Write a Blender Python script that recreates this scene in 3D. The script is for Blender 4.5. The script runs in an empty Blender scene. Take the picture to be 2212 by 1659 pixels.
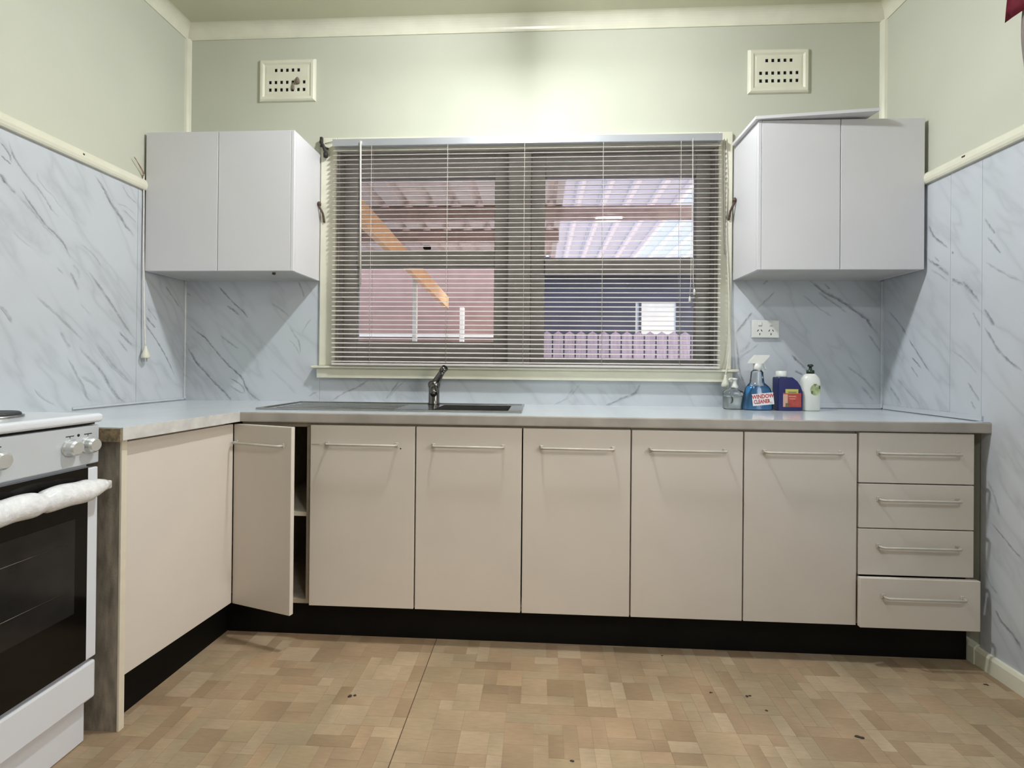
import bpy, bmesh, math, random
from mathutils import Vector, Matrix

# ------------------------------------------------------------------ camera
scene = bpy.context.scene
C = scene.collection
random.seed(7)
F_PX, YAW, PITCH, ROLL = 1072.52, -0.0543, 0.0037, 0.0093
CAM = Vector((1.8296, -2.4695, 1.0912))
fw = Vector((math.sin(YAW)*math.cos(PITCH), math.cos(YAW)*math.cos(PITCH), math.sin(PITCH)))
r0 = Vector((math.cos(YAW), -math.sin(YAW), 0))
u0 = r0.cross(fw)
rt = math.cos(ROLL)*r0 + math.sin(ROLL)*u0
up = -math.sin(ROLL)*r0 + math.cos(ROLL)*u0
cam_data = bpy.data.cameras.new('camera')
cam_data.sensor_fit = 'HORIZONTAL'
cam_data.sensor_width = 36.0
cam_data.lens = F_PX/2212*36.0
cam_data.shift_y = -43.4/2212
cam_data.clip_start = 0.02
cam = bpy.data.objects.new('camera', cam_data)
C.objects.link(cam)
cam.matrix_world = Matrix(((rt.x, up.x, -fw.x, CAM.x), (rt.y, up.y, -fw.y, CAM.y), (rt.z, up.z, -fw.z, CAM.z), (0, 0, 0, 1)))
scene.camera = cam

# ------------------------------------------------------------------ world, lights, exposure
world = bpy.data.worlds.new('sky'); scene.world = world
world.use_nodes = True
wn = world.node_tree.nodes; wl = world.node_tree.links
wn.clear()
sky = wn.new('ShaderNodeTexSky'); sky.sky_type = 'NISHITA'
sky.sun_disc = False; sky.sun_elevation = math.radians(35); sky.sun_rotation = math.radians(120)
sky.dust_density = 2.0
bg = wn.new('ShaderNodeBackground'); bg.inputs['Strength'].default_value = 0.50
wo = wn.new('ShaderNodeOutputWorld')
wl.new(sky.outputs[0], bg.inputs[0]); wl.new(bg.outputs[0], wo.inputs[0])

def add_light(name, kind, loc, energy, color, **kw):
    d = bpy.data.lights.new(name, kind); d.energy = energy; d.color = color
    for k, v in kw.items():
        if k != 'rot': setattr(d, k, v)
    o = bpy.data.objects.new(name, d); o.location = loc
    if 'rot' in kw: o.rotation_euler = kw['rot']
    C.objects.link(o); return o
LAMP = (1.753, -0.862, 2.745); LW = 21.0
LC = (0.97, 1.0, 1.05)
# short ceiling batten running front to back: its long faces glow down, left, right and up
for nm, off, rot, pw in (('down', (0, 0, -0.021), (math.radians(-7), 0, 0), LW*0.92), ('left', (-0.021, 0, 0), (0, math.radians(90), 0), LW*0.62),
                         ('right', (0.021, 0, 0), (0, math.radians(-90), 0), LW*0.70), ('up', (0, 0, 0.021), (math.radians(180), 0, 0), LW*0.55), ('end', (0, 0.063, 0), (math.radians(90), 0, 0), LW*0.095)):
    add_light('batten_light_'+nm, 'AREA', (LAMP[0]+off[0], LAMP[1]+off[1], LAMP[2]+off[2]), pw, LC, shape='RECTANGLE', size=0.036, size_y=0.12 if nm != 'end' else 0.036, rot=rot)
# daylight through the curtained side window behind the frame's right edge
add_light('side_window_daylight', 'AREA', (3.60, -2.05, 1.55), 4.5, (0.84, 0.93, 1.06), shape='RECTANGLE', size=1.05, size_y=1.15,
          rot=(0, math.radians(90), 0))
# added fill light behind the camera for the cabinet fronts; no lamp known there
add_light('rear_fill_light', 'AREA', (2.6, -3.0, 2.76), 21, (0.97, 1.0, 1.04), shape='DISK', size=0.30)
vs = scene.view_settings
vs.view_transform = 'Standard'; vs.look = 'None'; vs.gamma = 1.0; vs.use_curve_mapping = False
vs.exposure = 0.15
cy = scene.cycles
cy.max_bounces = 6; cy.diffuse_bounces = 4; cy.glossy_bounces = 3; cy.transmission_bounces = 4; cy.transparent_max_bounces = 8
cy.caustics_reflective = False; cy.caustics_refractive = False

# ------------------------------------------------------------------ material helpers
MATS = {}
def new_mat(name):
    m = bpy.data.materials.new(name); m.use_nodes = True
    MATS[name] = m
    nt = m.node_tree
    return m, nt, nt.nodes, nt.links, nt.nodes['Principled BSDF']
def coords(nt):
    return nt.nodes.new('ShaderNodeTexCoord').outputs['Object']
def noise(nt, vec, scale, detail=3, rough=0.5):
    n = nt.nodes.new('ShaderNodeTexNoise'); n.inputs['Scale'].default_value = scale
    n.inputs['Detail'].default_value = detail; n.inputs['Roughness'].default_value = rough
    nt.links.new(vec, n.inputs['Vector']); return n.outputs['Fac']
def ramp(nt, fac, stops):
    r = nt.nodes.new('ShaderNodeValToRGB')
    e = r.color_ramp.elements
    e[0].position, e[0].color = stops[0][0], (*stops[0][1], 1)
    e[1].position, e[1].color = stops[-1][0], (*stops[-1][1], 1)
    for p, c in stops[1:-1]:
        k = e.new(p); k.color = (*c, 1)
    nt.links.new(fac, r.inputs['Fac']); return r.outputs['Color']
def mixc(nt, fac, a, b, mode='MIX'):
    m = nt.nodes.new('ShaderNodeMix'); m.data_type = 'RGBA'; m.blend_type = mode
    for s, v in ((m.inputs['Factor'], fac), (m.inputs['A'], a), (m.inputs['B'], b)):
        if hasattr(v, 'links') or hasattr(v, 'is_linked'): nt.links.new(v, s)
        elif isinstance(v, tuple): s.default_value = (*v, 1) if len(v) == 3 else v
        else: s.default_value = v
    return m.outputs['Result']
def math_n(nt, op, a, b=None, clamp=False):
    m = nt.nodes.new('ShaderNodeMath'); m.operation = op; m.use_clamp = clamp
    for i, v in enumerate((a, b)):
        if v is None: continue
        if hasattr(v, 'is_linked'): nt.links.new(v, m.inputs[i])
        else: m.inputs[i].default_value = v
    return m.outputs[0]
def bump(nt, h, strength, dist=0.002):
    b = nt.nodes.new('ShaderNodeBump'); b.inputs['Strength'].default_value = strength
    b.inputs['Distance'].default_value = dist
    nt.links.new(h, b.inputs['Height'])
    nt.links.new(b.outputs[0], nt.nodes['Principled BSDF'].inputs['Normal'])
def simple(name, col, rough=0.45, metal=0.0, var=0.06, scale=6.0, bmp=0.0, bscale=120, spec=None, stretch=None):
    m, nt, N, L, P = new_mat(name)
    v = coords(nt)
    if stretch:
        mp = N.new('ShaderNodeMapping'); mp.inputs['Scale'].default_value = stretch
        L.new(v, mp.inputs['Vector']); v = mp.outputs[0]
    f = noise(nt, v, scale, 2)
    lo = tuple(max(0, c*(1-var)) for c in col); hi = tuple(min(1, c*(1+var)) for c in col)
    L.new(ramp(nt, f, [(0.3, lo), (0.7, hi)]), P.inputs['Base Color'])
    P.inputs['Roughness'].default_value = rough; P.inputs['Metallic'].default_value = metal
    if spec is not None: P.inputs['Specular IOR Level'].default_value = spec
    if bmp: bump(nt, noise(nt, coords(nt), bscale, 2), bmp)
    return m

cream = simple('cream_wall_paint', (0.56, 0.57, 0.475), 0.50, var=0.04, scale=2.2, bmp=0.10, bscale=60)
ceiling_m = simple('ceiling_paint', (0.60, 0.60, 0.45), 0.5, var=0.04, scale=2, bmp=0.08, bscale=50)
creamtrim = simple('cream_gloss_trim', (0.74, 0.725, 0.595), 0.3, var=0.05, scale=9)
laminate = simple('white_laminate', (0.665, 0.66, 0.685), 0.42, var=0.015, scale=5)
base_lam = simple('beige_white_laminate', (0.645, 0.588, 0.527), 0.42, var=0.02, scale=5, bmp=0.05, bscale=300)
lam_edge = simple('cream_edge_strip', (0.68, 0.62, 0.50), 0.5, var=0.05, scale=20)
carc = simple('carcass_board', (0.40, 0.34, 0.27), 0.6, var=0.1, scale=30)
black = simple('black_kickboard', (0.004, 0.0036, 0.003), 0.6, var=0.3, scale=8, spec=0.15)
chip = simple('raw_chipboard', (0.25, 0.215, 0.17), 0.85, var=0.35, scale=45, bmp=0.4, bscale=220, stretch=(1, 1, 0.25))
rawcut = simple('raw_cut_chipboard', (0.24, 0.18, 0.11), 0.9, var=0.4, scale=80, bmp=0.6, bscale=260)
steel = simple('brushed_stainless', (0.50, 0.50, 0.49), 0.22, 1.0, var=0.1, scale=10, stretch=(1, 14, 1))
chrome = simple('chrome_dark_reflection', (0.17, 0.165, 0.155), 0.2, 1.0, var=0.2, scale=30)  # low colour: the dark room's reflection is painted into the chrome
satin = simple('satin_handle_metal', (0.52, 0.485, 0.43), 0.52, 0.2, var=0.06, scale=30)
enamel = simple('white_enamel', (0.70, 0.72, 0.76), 0.2, var=0.02, scale=4)
panelgrey = simple('silver_control_panel', (0.60, 0.63, 0.66), 0.3, 0.25, var=0.03, scale=10)
glassblk = simple('black_oven_glass', (0.006, 0.005, 0.004), 0.08, var=0.3, scale=3, spec=0.22)
ovenin = simple('oven_interior', (0.016, 0.015, 0.014), 0.12, var=0.3, scale=8, spec=0.3)
iron = simple('cast_iron_plate', (0.03, 0.03, 0.035), 0.55, var=0.3, scale=60)
plasticw = simple('white_plastic', (0.74, 0.74, 0.70), 0.35, var=0.03, scale=12)
plasticg = simple('grey_white_plastic', (0.60, 0.60, 0.58), 0.4, var=0.05, scale=20)
dark = simple('dark_void', (0.012, 0.012, 0.010), 0.9, var=0.3, scale=30)
rust = simple('rusty_metal', (0.10, 0.065, 0.05), 0.65, 0.4, var=0.5, scale=160)
copper = simple('copper_wire', (0.40, 0.20, 0.12), 0.4, 0.7, var=0.2, scale=100)
slat_m = simple('blind_slat_enamel', (0.66, 0.62, 0.60), 0.35, var=0.06, scale=3)
rail_m = simple('blind_headrail_metal', (0.55, 0.57, 0.62), 0.32, 0.55, var=0.05, scale=3)
cord_m = simple('white_cord', (0.70, 0.68, 0.62), 0.6, var=0.05, scale=60)
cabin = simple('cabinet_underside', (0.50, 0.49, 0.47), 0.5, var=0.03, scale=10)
frame_m = simple('window_timber_paint', (0.45, 0.435, 0.41), 0.45, var=0.12, scale=14)
tape_m = simple('sealing_tape', (0.72, 0.78, 0.80), 0.3, var=0.04, scale=20)

def emis_free_glass(name, tint=(1, 1, 1), gl=0.06, rough=0.02):
    m = bpy.data.materials.new(name); m.use_nodes = True
    nt = m.node_tree; N = nt.nodes; L = nt.links; N.clear()
    t = N.new('ShaderNodeBsdfTransparent'); t.inputs[0].default_value = (*tint, 1)
    g = N.new('ShaderNodeBsdfGlossy'); g.inputs['Roughness'].default_value = rough
    lw = N.new('ShaderNodeFresnel'); lw.inputs['IOR'].default_value = 1.45
    mx = N.new('ShaderNodeMixShader'); o = N.new('ShaderNodeOutputMaterial')
    ad = N.new('ShaderNodeMath'); ad.operation = 'ADD'; ad.inputs[1].default_value = gl; ad.use_clamp = True
    L.new(lw.outputs[0], ad.inputs[0]); L.new(ad.outputs[0], mx.inputs[0])
    L.new(t.outputs[0], mx.inputs[1]); L.new(g.outputs[0], mx.inputs[2]); L.new(mx.outputs[0], o.inputs[0])
    return m
glass = emis_free_glass('window_glass', (0.93, 0.95, 0.96), 0.0)
clear_pl = emis_free_glass('clear_plastic', (0.95, 0.97, 0.97), 0.03, 0.08)

# marble print: base blotches + soft procedural streaks + printed veins carried by the mesh attribute "vein"
def marble(name, base, rough=0.22, streak=1.1, along=(1, 0)):
    m, nt, N, L, P = new_mat(name)
    geo = N.new('ShaderNodeNewGeometry').outputs['Position']
    f1 = noise(nt, geo, 2.1, 3)
    col = ramp(nt, f1, [(0.25, tuple(c*0.93 for c in base)), (0.5, base), (0.75, (base[0]*0.95, base[1]*1.0, base[2]*0.97))])
    def dot(v):
        d_ = N.new('ShaderNodeVectorMath'); d_.operation = 'DOT_PRODUCT'; d_.inputs[1].default_value = v
        L.new(geo, d_.inputs[0]); return d_.outputs['Value']
    cb = N.new('ShaderNodeCombineXYZ')          # streaks fall along the diagonal of the sheet
    L.new(dot((along[0]*2.6, along[1]*2.6, 2.1)), cb.inputs[0]); L.new(dot((along[0]*0.55, along[1]*0.55, -0.7)), cb.inputs[1])
    f2 = noise(nt, cb.outputs[0], 1.9, 3, 0.55)
    a = math_n(nt, 'ABSOLUTE', math_n(nt, 'SUBTRACT', f2, 0.5))
    band = math_n(nt, 'SUBTRACT', 1.0, math_n(nt, 'MULTIPLY', a, 9.0), True)
    msk = math_n(nt, 'MULTIPLY', math_n(nt, 'POWER', band, 3.0), math_n(nt, 'MULTIPLY', noise(nt, geo, 3.3, 2), streak*0.5))
    col = mixc(nt, msk, col, tuple(c*0.55 for c in base))
    at = N.new('ShaderNodeAttribute'); at.attribute_name = 'vein'
    mod = ramp(nt, noise(nt, geo, 38, 3), [(0.32, (0.45,)*3), (0.62, (1,)*3)])
    vfac = math_n(nt, 'MULTIPLY', at.outputs['Fac'], mod, True)
    col = mixc(nt, vfac, col, (0.115, 0.115, 0.125))
    L.new(col, P.inputs['Base Color'])
    P.inputs['Roughness'].default_value = rough
    bump(nt, noise(nt, geo, 90, 2), 0.06)
    return m
MB_ = (0.56, 0.59, 0.635)
marble_m = marble('marble_print_vinyl', MB_)
marble_l = marble('marble_print_vinyl_left', MB_, along=(0, 1))
marble_r = marble('marble_print_vinyl_right', MB_, along=(0, -1))
worktop_m = marble('marble_worktop', (0.66, 0.70, 0.73), 0.14, 0.25)
edge_m = simple('worktop_edge_shaded', (0.37, 0.34, 0.305), 0.4, var=0.14, scale=9)  # back run's edge: shade on its front painted in as a darker tone
edge_l = simple('worktop_edge_lit', (0.58, 0.565, 0.545), 0.4, var=0.12, scale=22)  # left arm's edge: lamp light painted in as a lighter tone

# ------------------------------------------------------------------ mesh helpers
def bm_new(): return bmesh.new()
def box(bm, x0, x1, y0, y1, z0, z1, bev=0.0, seg=1, mi=0):
    vs_ = [bm.verts.new(p) for p in ((x0,y0,z0),(x1,y0,z0),(x1,y1,z0),(x0,y1,z0),(x0,y0,z1),(x1,y0,z1),(x1,y1,z1),(x0,y1,z1))]
    fs = [bm.faces.new([vs_[i] for i in q]) for q in ((3,2,1,0),(4,5,6,7),(0,1,5,4),(1,2,6,5),(2,3,7,6),(3,0,4,7))]
    for f in fs: f.material_index = mi
    if bev > 0:
        es = list({e for f in fs for e in f.edges})
        bmesh.ops.bevel(bm, geom=es, offset=bev, segments=seg, profile=0.5, affect='EDGES', clamp_overlap=True)
    return bm
def prism(bm, pts, z0, z1, mi=0):
    lo = [bm.verts.new((x, y, z0)) for x, y in pts]; hi = [bm.verts.new((x, y, z1)) for x, y in pts]
    n = len(pts); fs = [bm.faces.new(list(reversed(lo))), bm.faces.new(hi)]
    for i in range(n):
        fs.append(bm.faces.new((lo[i], lo[(i+1) % n], hi[(i+1) % n], hi[i])))
    for f in fs: f.material_index = mi
    bmesh.ops.recalc_face_normals(bm, faces=fs)
    return fs
def extrude_profile(bm, prof, axis, a, b, mi=0):
    """prof: list of 2-D points; axis 'x': (y,z) profile along x; 'y': (x,z) along y; 'z': (x,y) along z"""
    def P(p, t):
        return {'x': (t, p[0], p[1]), 'y': (p[0], t, p[1]), 'z': (p[0], p[1], t)}[axis]
    lo = [bm.verts.new(P(p, a)) for p in prof]; hi = [bm.verts.new(P(p, b)) for p in prof]
    n = len(prof); fs = [bm.faces.new(lo), bm.faces.new(list(reversed(hi)))]
    for i in range(n): fs.append(bm.faces.new((lo[i], hi[i], hi[(i+1) % n], lo[(i+1) % n])))
    for f in fs: f.material_index = mi
    bmesh.ops.recalc_face_normals(bm, faces=fs); return fs
def lathe(bm, prof, center=(0,0,0), n=20, sx=1.0, sy=1.0, mi=0):
    rings = []
    for r, z in prof:
        if r < 1e-6: rings.append([bm.verts.new((center[0], center[1], center[2]+z))])
        else: rings.append([bm.verts.new((center[0]+r*sx*math.cos(2*math.pi*i/n), center[1]+r*sy*math.sin(2*math.pi*i/n), center[2]+z)) for i in range(n)])
    fs = []
    for a, b in zip(rings, rings[1:]):
        for i in range(n):
            j = (i+1) % n
            if len(a) == 1 and len(b) == 1: continue
            if len(a) == 1: fs.append(bm.faces.new((a[0], b[j], b[i])))
            elif len(b) == 1: fs.append(bm.faces.new((a[i], a[j], b[0])))
            else: fs.append(bm.faces.new((a[i], a[j], b[j], b[i])))
    for f in fs: f.material_index = mi; f.smooth = True
    bmesh.ops.recalc_face_normals(bm, faces=fs); return fs
def tube(bm, pts, r, n=8, mi=0, radii=None):
    pts = [Vector(p) for p in pts]; rings = []
    for i, p in enumerate(pts):
        d = (pts[min(i+1, len(pts)-1)] - pts[max(i-1, 0)]).normalized()
        a = d.cross(Vector((0, 0, 1)))
        if a.length < 1e-3: a = d.cross(Vector((0, 1, 0)))
        a.normalize(); b = d.cross(a).normalized(); rr = radii[i] if radii else r
        rings.append([bm.verts.new(p + rr*(math.cos(2*math.pi*k/n)*a + math.sin(2*math.pi*k/n)*b)) for k in range(n)])
    fs = []
    for A, B in zip(rings, rings[1:]):
        for k in range(n): fs.append(bm.faces.new((A[k], A[(k+1) % n], B[(k+1) % n], B[k])))
    fs.append(bm.faces.new(rings[0])); fs.append(bm.faces.new(list(reversed(rings[-1]))))
    for f in fs: f.material_index = mi; f.smooth = True
    bmesh.ops.recalc_face_normals(bm, faces=fs); return fs
def smooth_pts(pts, n=6):
    P = [Vector(p) for p in pts]; out = []
    for i in range(len(P)-1):
        p0, p1, p2, p3 = P[max(i-1, 0)], P[i], P[i+1], P[min(i+2, len(P)-1)]
        for k in range(n):
            t = k/n
            out.append(0.5*((2*p1)+(p2-p0)*t+(2*p0-5*p1+4*p2-p3)*t*t+(3*p1-p0-3*p2+p3)*t**3))
    out.append(P[-1]); return out
def mesh_from(bm, name):
    me = bpy.data.meshes.new(name); bm.to_mesh(me); bm.free(); return me
def obj(name, bm, mats, parent=None, loc=None, rotz=0):
    me = mesh_from(bm, name)
    for m in (mats if isinstance(mats, (list, tuple)) else [mats]): me.materials.append(m)
    o = bpy.data.objects.new(name, me); C.objects.link(o)
    if parent: o.parent = parent
    if loc: o.location = loc
    if rotz: o.rotation_euler.z = rotz
    return o
def empty(name, loc=(0,0,0), rotz=0):
    o = bpy.data.objects.new(name, None); o.location = loc; o.rotation_euler.z = rotz
    o.empty_display_size = 0.05; C.objects.link(o); return o
def tag(o, label=None, cat=None, group=None, kind=None):
    if label: o['label'] = label
    if cat: o['category'] = cat
    if group: o['group'] = group
    if kind: o['kind'] = kind
    return o
def smooth(o):
    for p in o.data.polygons: p.use_smooth = True
    return o
def B(*a, **k): return box(bm_new(), *a, **k)
def project(p):
    d = Vector(p) - CAM
    e = d.dot(fw); return 1106 + F_PX*d.dot(rt)/e, 829.5 - 43.4 - F_PX*d.dot(up)/e

W = 3.4712      # room width
WT = 0.9        # worktop height
CEIL = 2.815
REAR = -4.4
# printed vein paths: (width mm, darkness, [(along wall, height)])
VEINS = {
 'L': [
  (4.4,0.5,[(-0.866,1.856),(-0.852,1.816),(-0.833,1.785),(-0.8,1.751),(-0.759,1.719),(-0.733,1.692),(-0.709,1.661),(-0.678,1.637)]),
  (6.4,0.8,[(-0.889,1.727),(-0.872,1.705),(-0.835,1.673)]),
  (7.6,0.3,[(-0.835,1.673),(-0.792,1.644),(-0.751,1.609),(-0.731,1.589),(-0.691,1.557)]),
  (4.6,0.65,[(-0.829,1.706),(-0.786,1.655),(-0.732,1.598),(-0.691,1.57),(-0.656,1.539),(-0.634,1.493)]),
  (3.4,0.6,[(-0.89,1.833),(-0.874,1.819),(-0.859,1.801),(-0.853,1.776)]),
  (2.9,0.6,[(-0.887,1.789),(-0.873,1.78),(-0.853,1.77)]),
  (7.7,0.85,[(-0.535,1.86),(-0.49,1.818),(-0.455,1.771),(-0.4,1.72),(-0.377,1.692),(-0.343,1.67),(-0.299,1.625)]),
  (3.1,0.4,[(-0.398,1.867),(-0.37,1.834),(-0.316,1.809)]),
  (3.1,0.35,[(-0.424,1.777),(-0.369,1.776),(-0.306,1.748)]),
  (3.1,0.4,[(-0.392,1.761),(-0.33,1.729),(-0.3,1.705)]),
  (2.8,0.3,[(-0.59,1.562),(-0.559,1.548),(-0.518,1.517),(-0.493,1.486)]),
  (28.2,0.12,[(-0.888,1.622),(-0.8,1.557),(-0.703,1.484)]),
  (30.4,0.1,[(-0.757,1.793),(-0.672,1.726),(-0.56,1.64)]),
  (3.2,0.3,[(-0.686,1.448),(-0.661,1.429)]),
  (4.6,0.5,[(-0.633,1.441),(-0.618,1.417),(-0.595,1.375)]),
  (6.6,0.25,[(-0.622,1.474),(-0.6,1.451),(-0.594,1.421)]),
  (5.4,0.6,[(-0.55,1.457),(-0.517,1.42),(-0.475,1.375),(-0.431,1.324),(-0.389,1.271),(-0.346,1.224),(-0.307,1.175)]),
  (4.0,0.4,[(-0.76,1.328),(-0.728,1.303),(-0.687,1.274),(-0.645,1.238),(-0.611,1.21),(-0.577,1.181)]),
  (2.7,0.25,[(-0.587,1.324),(-0.543,1.283)]),
  (5.2,0.45,[(-0.669,1.206),(-0.644,1.167),(-0.629,1.147)]),
  (4.1,0.5,[(-0.636,1.102),(-0.617,1.071),(-0.594,1.029),(-0.571,0.994),(-0.555,0.95),(-0.526,0.927)]),
  (5.2,0.6,[(-0.592,1.152),(-0.553,1.111),(-0.512,1.075),(-0.479,1.038),(-0.452,0.996),(-0.421,0.957),(-0.394,0.929),(-0.361,0.911)]),
  (9.1,0.3,[(-0.514,1.169),(-0.449,1.097),(-0.395,1.048),(-0.329,0.992)]),
  (4.9,0.35,[(-0.579,1.036),(-0.536,1.01),(-0.486,0.972)]),
  (3.8,0.7,[(-0.407,1.224),(-0.374,1.199),(-0.331,1.166)]),
  (3.7,0.4,[(-0.411,1.193),(-0.383,1.164),(-0.36,1.141)]),
  (4.3,0.7,[(-0.273,1.278),(-0.236,1.244),(-0.182,1.185),(-0.124,1.11),(-0.063,1.013)]),
  (4.8,0.8,[(-0.258,1.304),(-0.199,1.255)]),
  (4.0,0.4,[(-0.248,1.346),(-0.189,1.29)]),
  (5.2,0.4,[(-0.884,1.28),(-0.861,1.256),(-0.844,1.227)]),
  (6.0,0.5,[(-0.141,1.466),(-0.1,1.429),(-0.038,1.37)]),
  (3.2,0.2,[(-0.762,0.989),(-0.73,0.955),(-0.689,0.932)]),
 ],
 'B': [
  (4.8,0.9,[(0.176,1.491),(0.219,1.445),(0.263,1.4),(0.315,1.354),(0.341,1.321)]),
  (5.6,0.7,[(0.224,1.387),(0.259,1.366),(0.294,1.337)]),
  (5.2,0.8,[(0.014,1.303),(0.066,1.253),(0.114,1.22),(0.154,1.174),(0.197,1.125),(0.241,1.079),(0.31,1.018),(0.328,0.977),(0.358,0.935),(0.397,0.907),(0.419,0.891)]),
  (5.6,0.4,[(0.188,1.237),(0.24,1.2),(0.292,1.163)]),
  (6.8,0.8,[(0.011,1.182),(0.042,1.136),(0.068,1.095),(0.112,1.049),(0.156,1.0),(0.199,0.963),(0.243,0.917),(0.26,0.893)]),
  (4.0,0.6,[(0.242,1.017),(0.294,0.989),(0.32,0.964),(0.324,0.935)]),
  (4.0,0.5,[(0.324,0.935),(0.285,0.951),(0.242,0.98)]),
  (4.8,0.5,[(0.603,1.512),(0.62,1.471),(0.633,1.429)]),
  (4.8,0.4,[(0.554,1.285),(0.585,1.239),(0.61,1.198),(0.615,1.137)]),
  (3.2,0.3,[(0.555,1.214),(0.589,1.182),(0.615,1.132)]),
  (4.0,0.3,[(0.672,1.322),(0.647,1.289),(0.623,1.248)]),
  (5.6,0.3,[(0.46,1.4),(0.515,1.367),(0.558,1.33)]),
  (8.0,0.15,[(0.455,1.069),(0.541,0.996),(0.601,0.934)]),
  (4.0,0.4,[(0.66,0.927),(0.706,0.952)]),
  (4.8,0.5,[(-0.015,1.504),(-0.001,1.462),(0.034,1.437)]),
  (7.5,0.8,[(3.117,1.526),(3.159,1.492),(3.197,1.461),(3.243,1.436),(3.293,1.406),(3.339,1.372),(3.393,1.333),(3.418,1.295),(3.459,1.248)]),
  (4.4,0.6,[(3.197,1.5),(3.226,1.474)]),
  (5.3,0.5,[(3.168,1.461),(3.222,1.423),(3.306,1.359)]),
  (4.4,0.35,[(3.097,1.448),(3.16,1.393),(3.235,1.341)]),
  (6.2,0.6,[(3.405,1.256),(3.443,1.201),(3.464,1.175)]),
  (5.3,0.4,[(3.303,1.106),(3.349,1.072),(3.395,1.034),(3.444,0.974)]),
  (5.3,0.4,[(3.37,1.012),(3.403,0.974),(3.428,0.94)]),
  (6.2,0.8,[(3.044,1.159),(3.078,1.125),(3.116,1.087),(3.146,1.044)]),
  (5.3,0.7,[(3.062,1.082),(3.1,1.061)]),
  (5.3,0.5,[(2.941,1.522),(2.908,1.496)]),
  (5.3,0.45,[(2.967,1.461),(2.925,1.418),(2.879,1.374)]),
  (6.2,0.8,[(2.862,1.361),(2.829,1.318),(2.782,1.257)]),
  (5.3,0.7,[(2.782,1.253),(2.791,1.183),(2.796,1.14),(2.801,1.084),(2.818,1.032),(2.844,0.98)]),
  (6.2,0.5,[(2.796,1.166),(2.838,1.197),(2.846,1.218)]),
  (3.6,0.35,[(2.8,1.144),(2.847,1.175),(2.893,1.21)]),
  (5.0,0.5,[(0.977,1.017),(0.915,0.975),(0.843,0.944),(0.781,0.902)]),
  (5.0,0.5,[(1.131,1.013),(1.091,0.957),(1.06,0.916)]),
  (4.0,0.4,[(1.162,1.014),(1.101,0.957),(1.076,0.922)]),
  (7.0,0.6,[(2.33,1.012),(2.301,0.962),(2.233,0.931),(2.146,0.891)]),
  (4.0,0.3,[(2.036,1.008),(1.978,0.938),(1.899,0.897)]),
  (4.0,0.3,[(1.997,0.978),(1.958,0.918)]),
 ],
 'R': [
  (6.8,0.7,[(-0.282,1.553),(-0.364,1.494),(-0.407,1.45),(-0.454,1.425),(-0.49,1.389),(-0.533,1.333),(-0.565,1.288),(-0.588,1.25)]),
  (5.6,0.8,[(-0.538,1.262),(-0.57,1.215),(-0.606,1.161),(-0.644,1.124),(-0.696,1.086)]),
  (4.6,0.4,[(-0.294,1.512),(-0.364,1.463),(-0.408,1.424)]),
  (4.3,0.4,[(-0.495,1.312),(-0.519,1.272),(-0.538,1.233)]),
  (3.9,0.8,[(-0.171,1.229),(-0.223,1.163),(-0.292,1.081)]),
  (4.0,0.8,[(-0.191,1.144),(-0.249,1.095)]),
  (4.0,0.5,[(-0.185,1.104),(-0.231,1.056)]),
  (6.3,0.4,[(-0.053,1.01),(-0.09,0.976),(-0.132,0.928)]),
  (6.0,0.35,[(-0.096,1.053),(-0.166,0.995),(-0.244,0.937)]),
  (4.4,0.3,[(-0.382,1.181),(-0.462,1.131),(-0.52,1.076)]),
  (5.2,0.5,[(-0.477,1.045),(-0.502,1.012),(-0.531,0.972)]),
  (3.5,0.5,[(-0.492,0.973),(-0.512,0.941)]),
  (4.8,0.4,[(-0.569,1.475),(-0.621,1.437),(-0.694,1.389)]),
  (5.2,0.5,[(-0.042,1.367),(-0.115,1.298),(-0.164,1.239)]),
  (5.2,0.7,[(-0.28,1.704),(-0.309,1.648),(-0.351,1.608),(-0.391,1.573),(-0.408,1.551)]),
  (3.9,0.5,[(-0.276,1.562),(-0.305,1.533)]),
  (3.8,0.4,[(-0.314,1.561),(-0.338,1.534)]),
  (6.5,0.6,[(-0.333,1.516),(-0.383,1.474),(-0.413,1.444),(-0.459,1.418)]),
  (4.1,0.6,[(-0.546,1.652),(-0.572,1.608),(-0.589,1.584)]),
  (4.0,0.6,[(-0.557,1.58),(-0.586,1.543),(-0.611,1.505)]),
  (3.8,0.5,[(-0.551,1.489),(-0.601,1.45),(-0.648,1.416),(-0.696,1.392)]),
  (4.8,0.4,[(-0.562,0.691),(-0.588,0.645),(-0.614,0.571)]),
  (4.0,0.6,[(-0.57,0.546),(-0.614,0.514),(-0.657,0.478),(-0.701,0.45)]),
  (4.8,0.4,[(-0.551,0.368),(-0.578,0.315),(-0.609,0.294)]),
  (6.3,0.7,[(-0.597,0.236),(-0.622,0.203),(-0.664,0.18),(-0.702,0.141)]),
 ],
}

# ================================================================== STRUCTURE
def struct(name, bm, m, label, cat, parent=None):
    o = obj(name, bm, m, parent)
    if parent is None: tag(o, label, cat, kind='structure')
    return o

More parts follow.
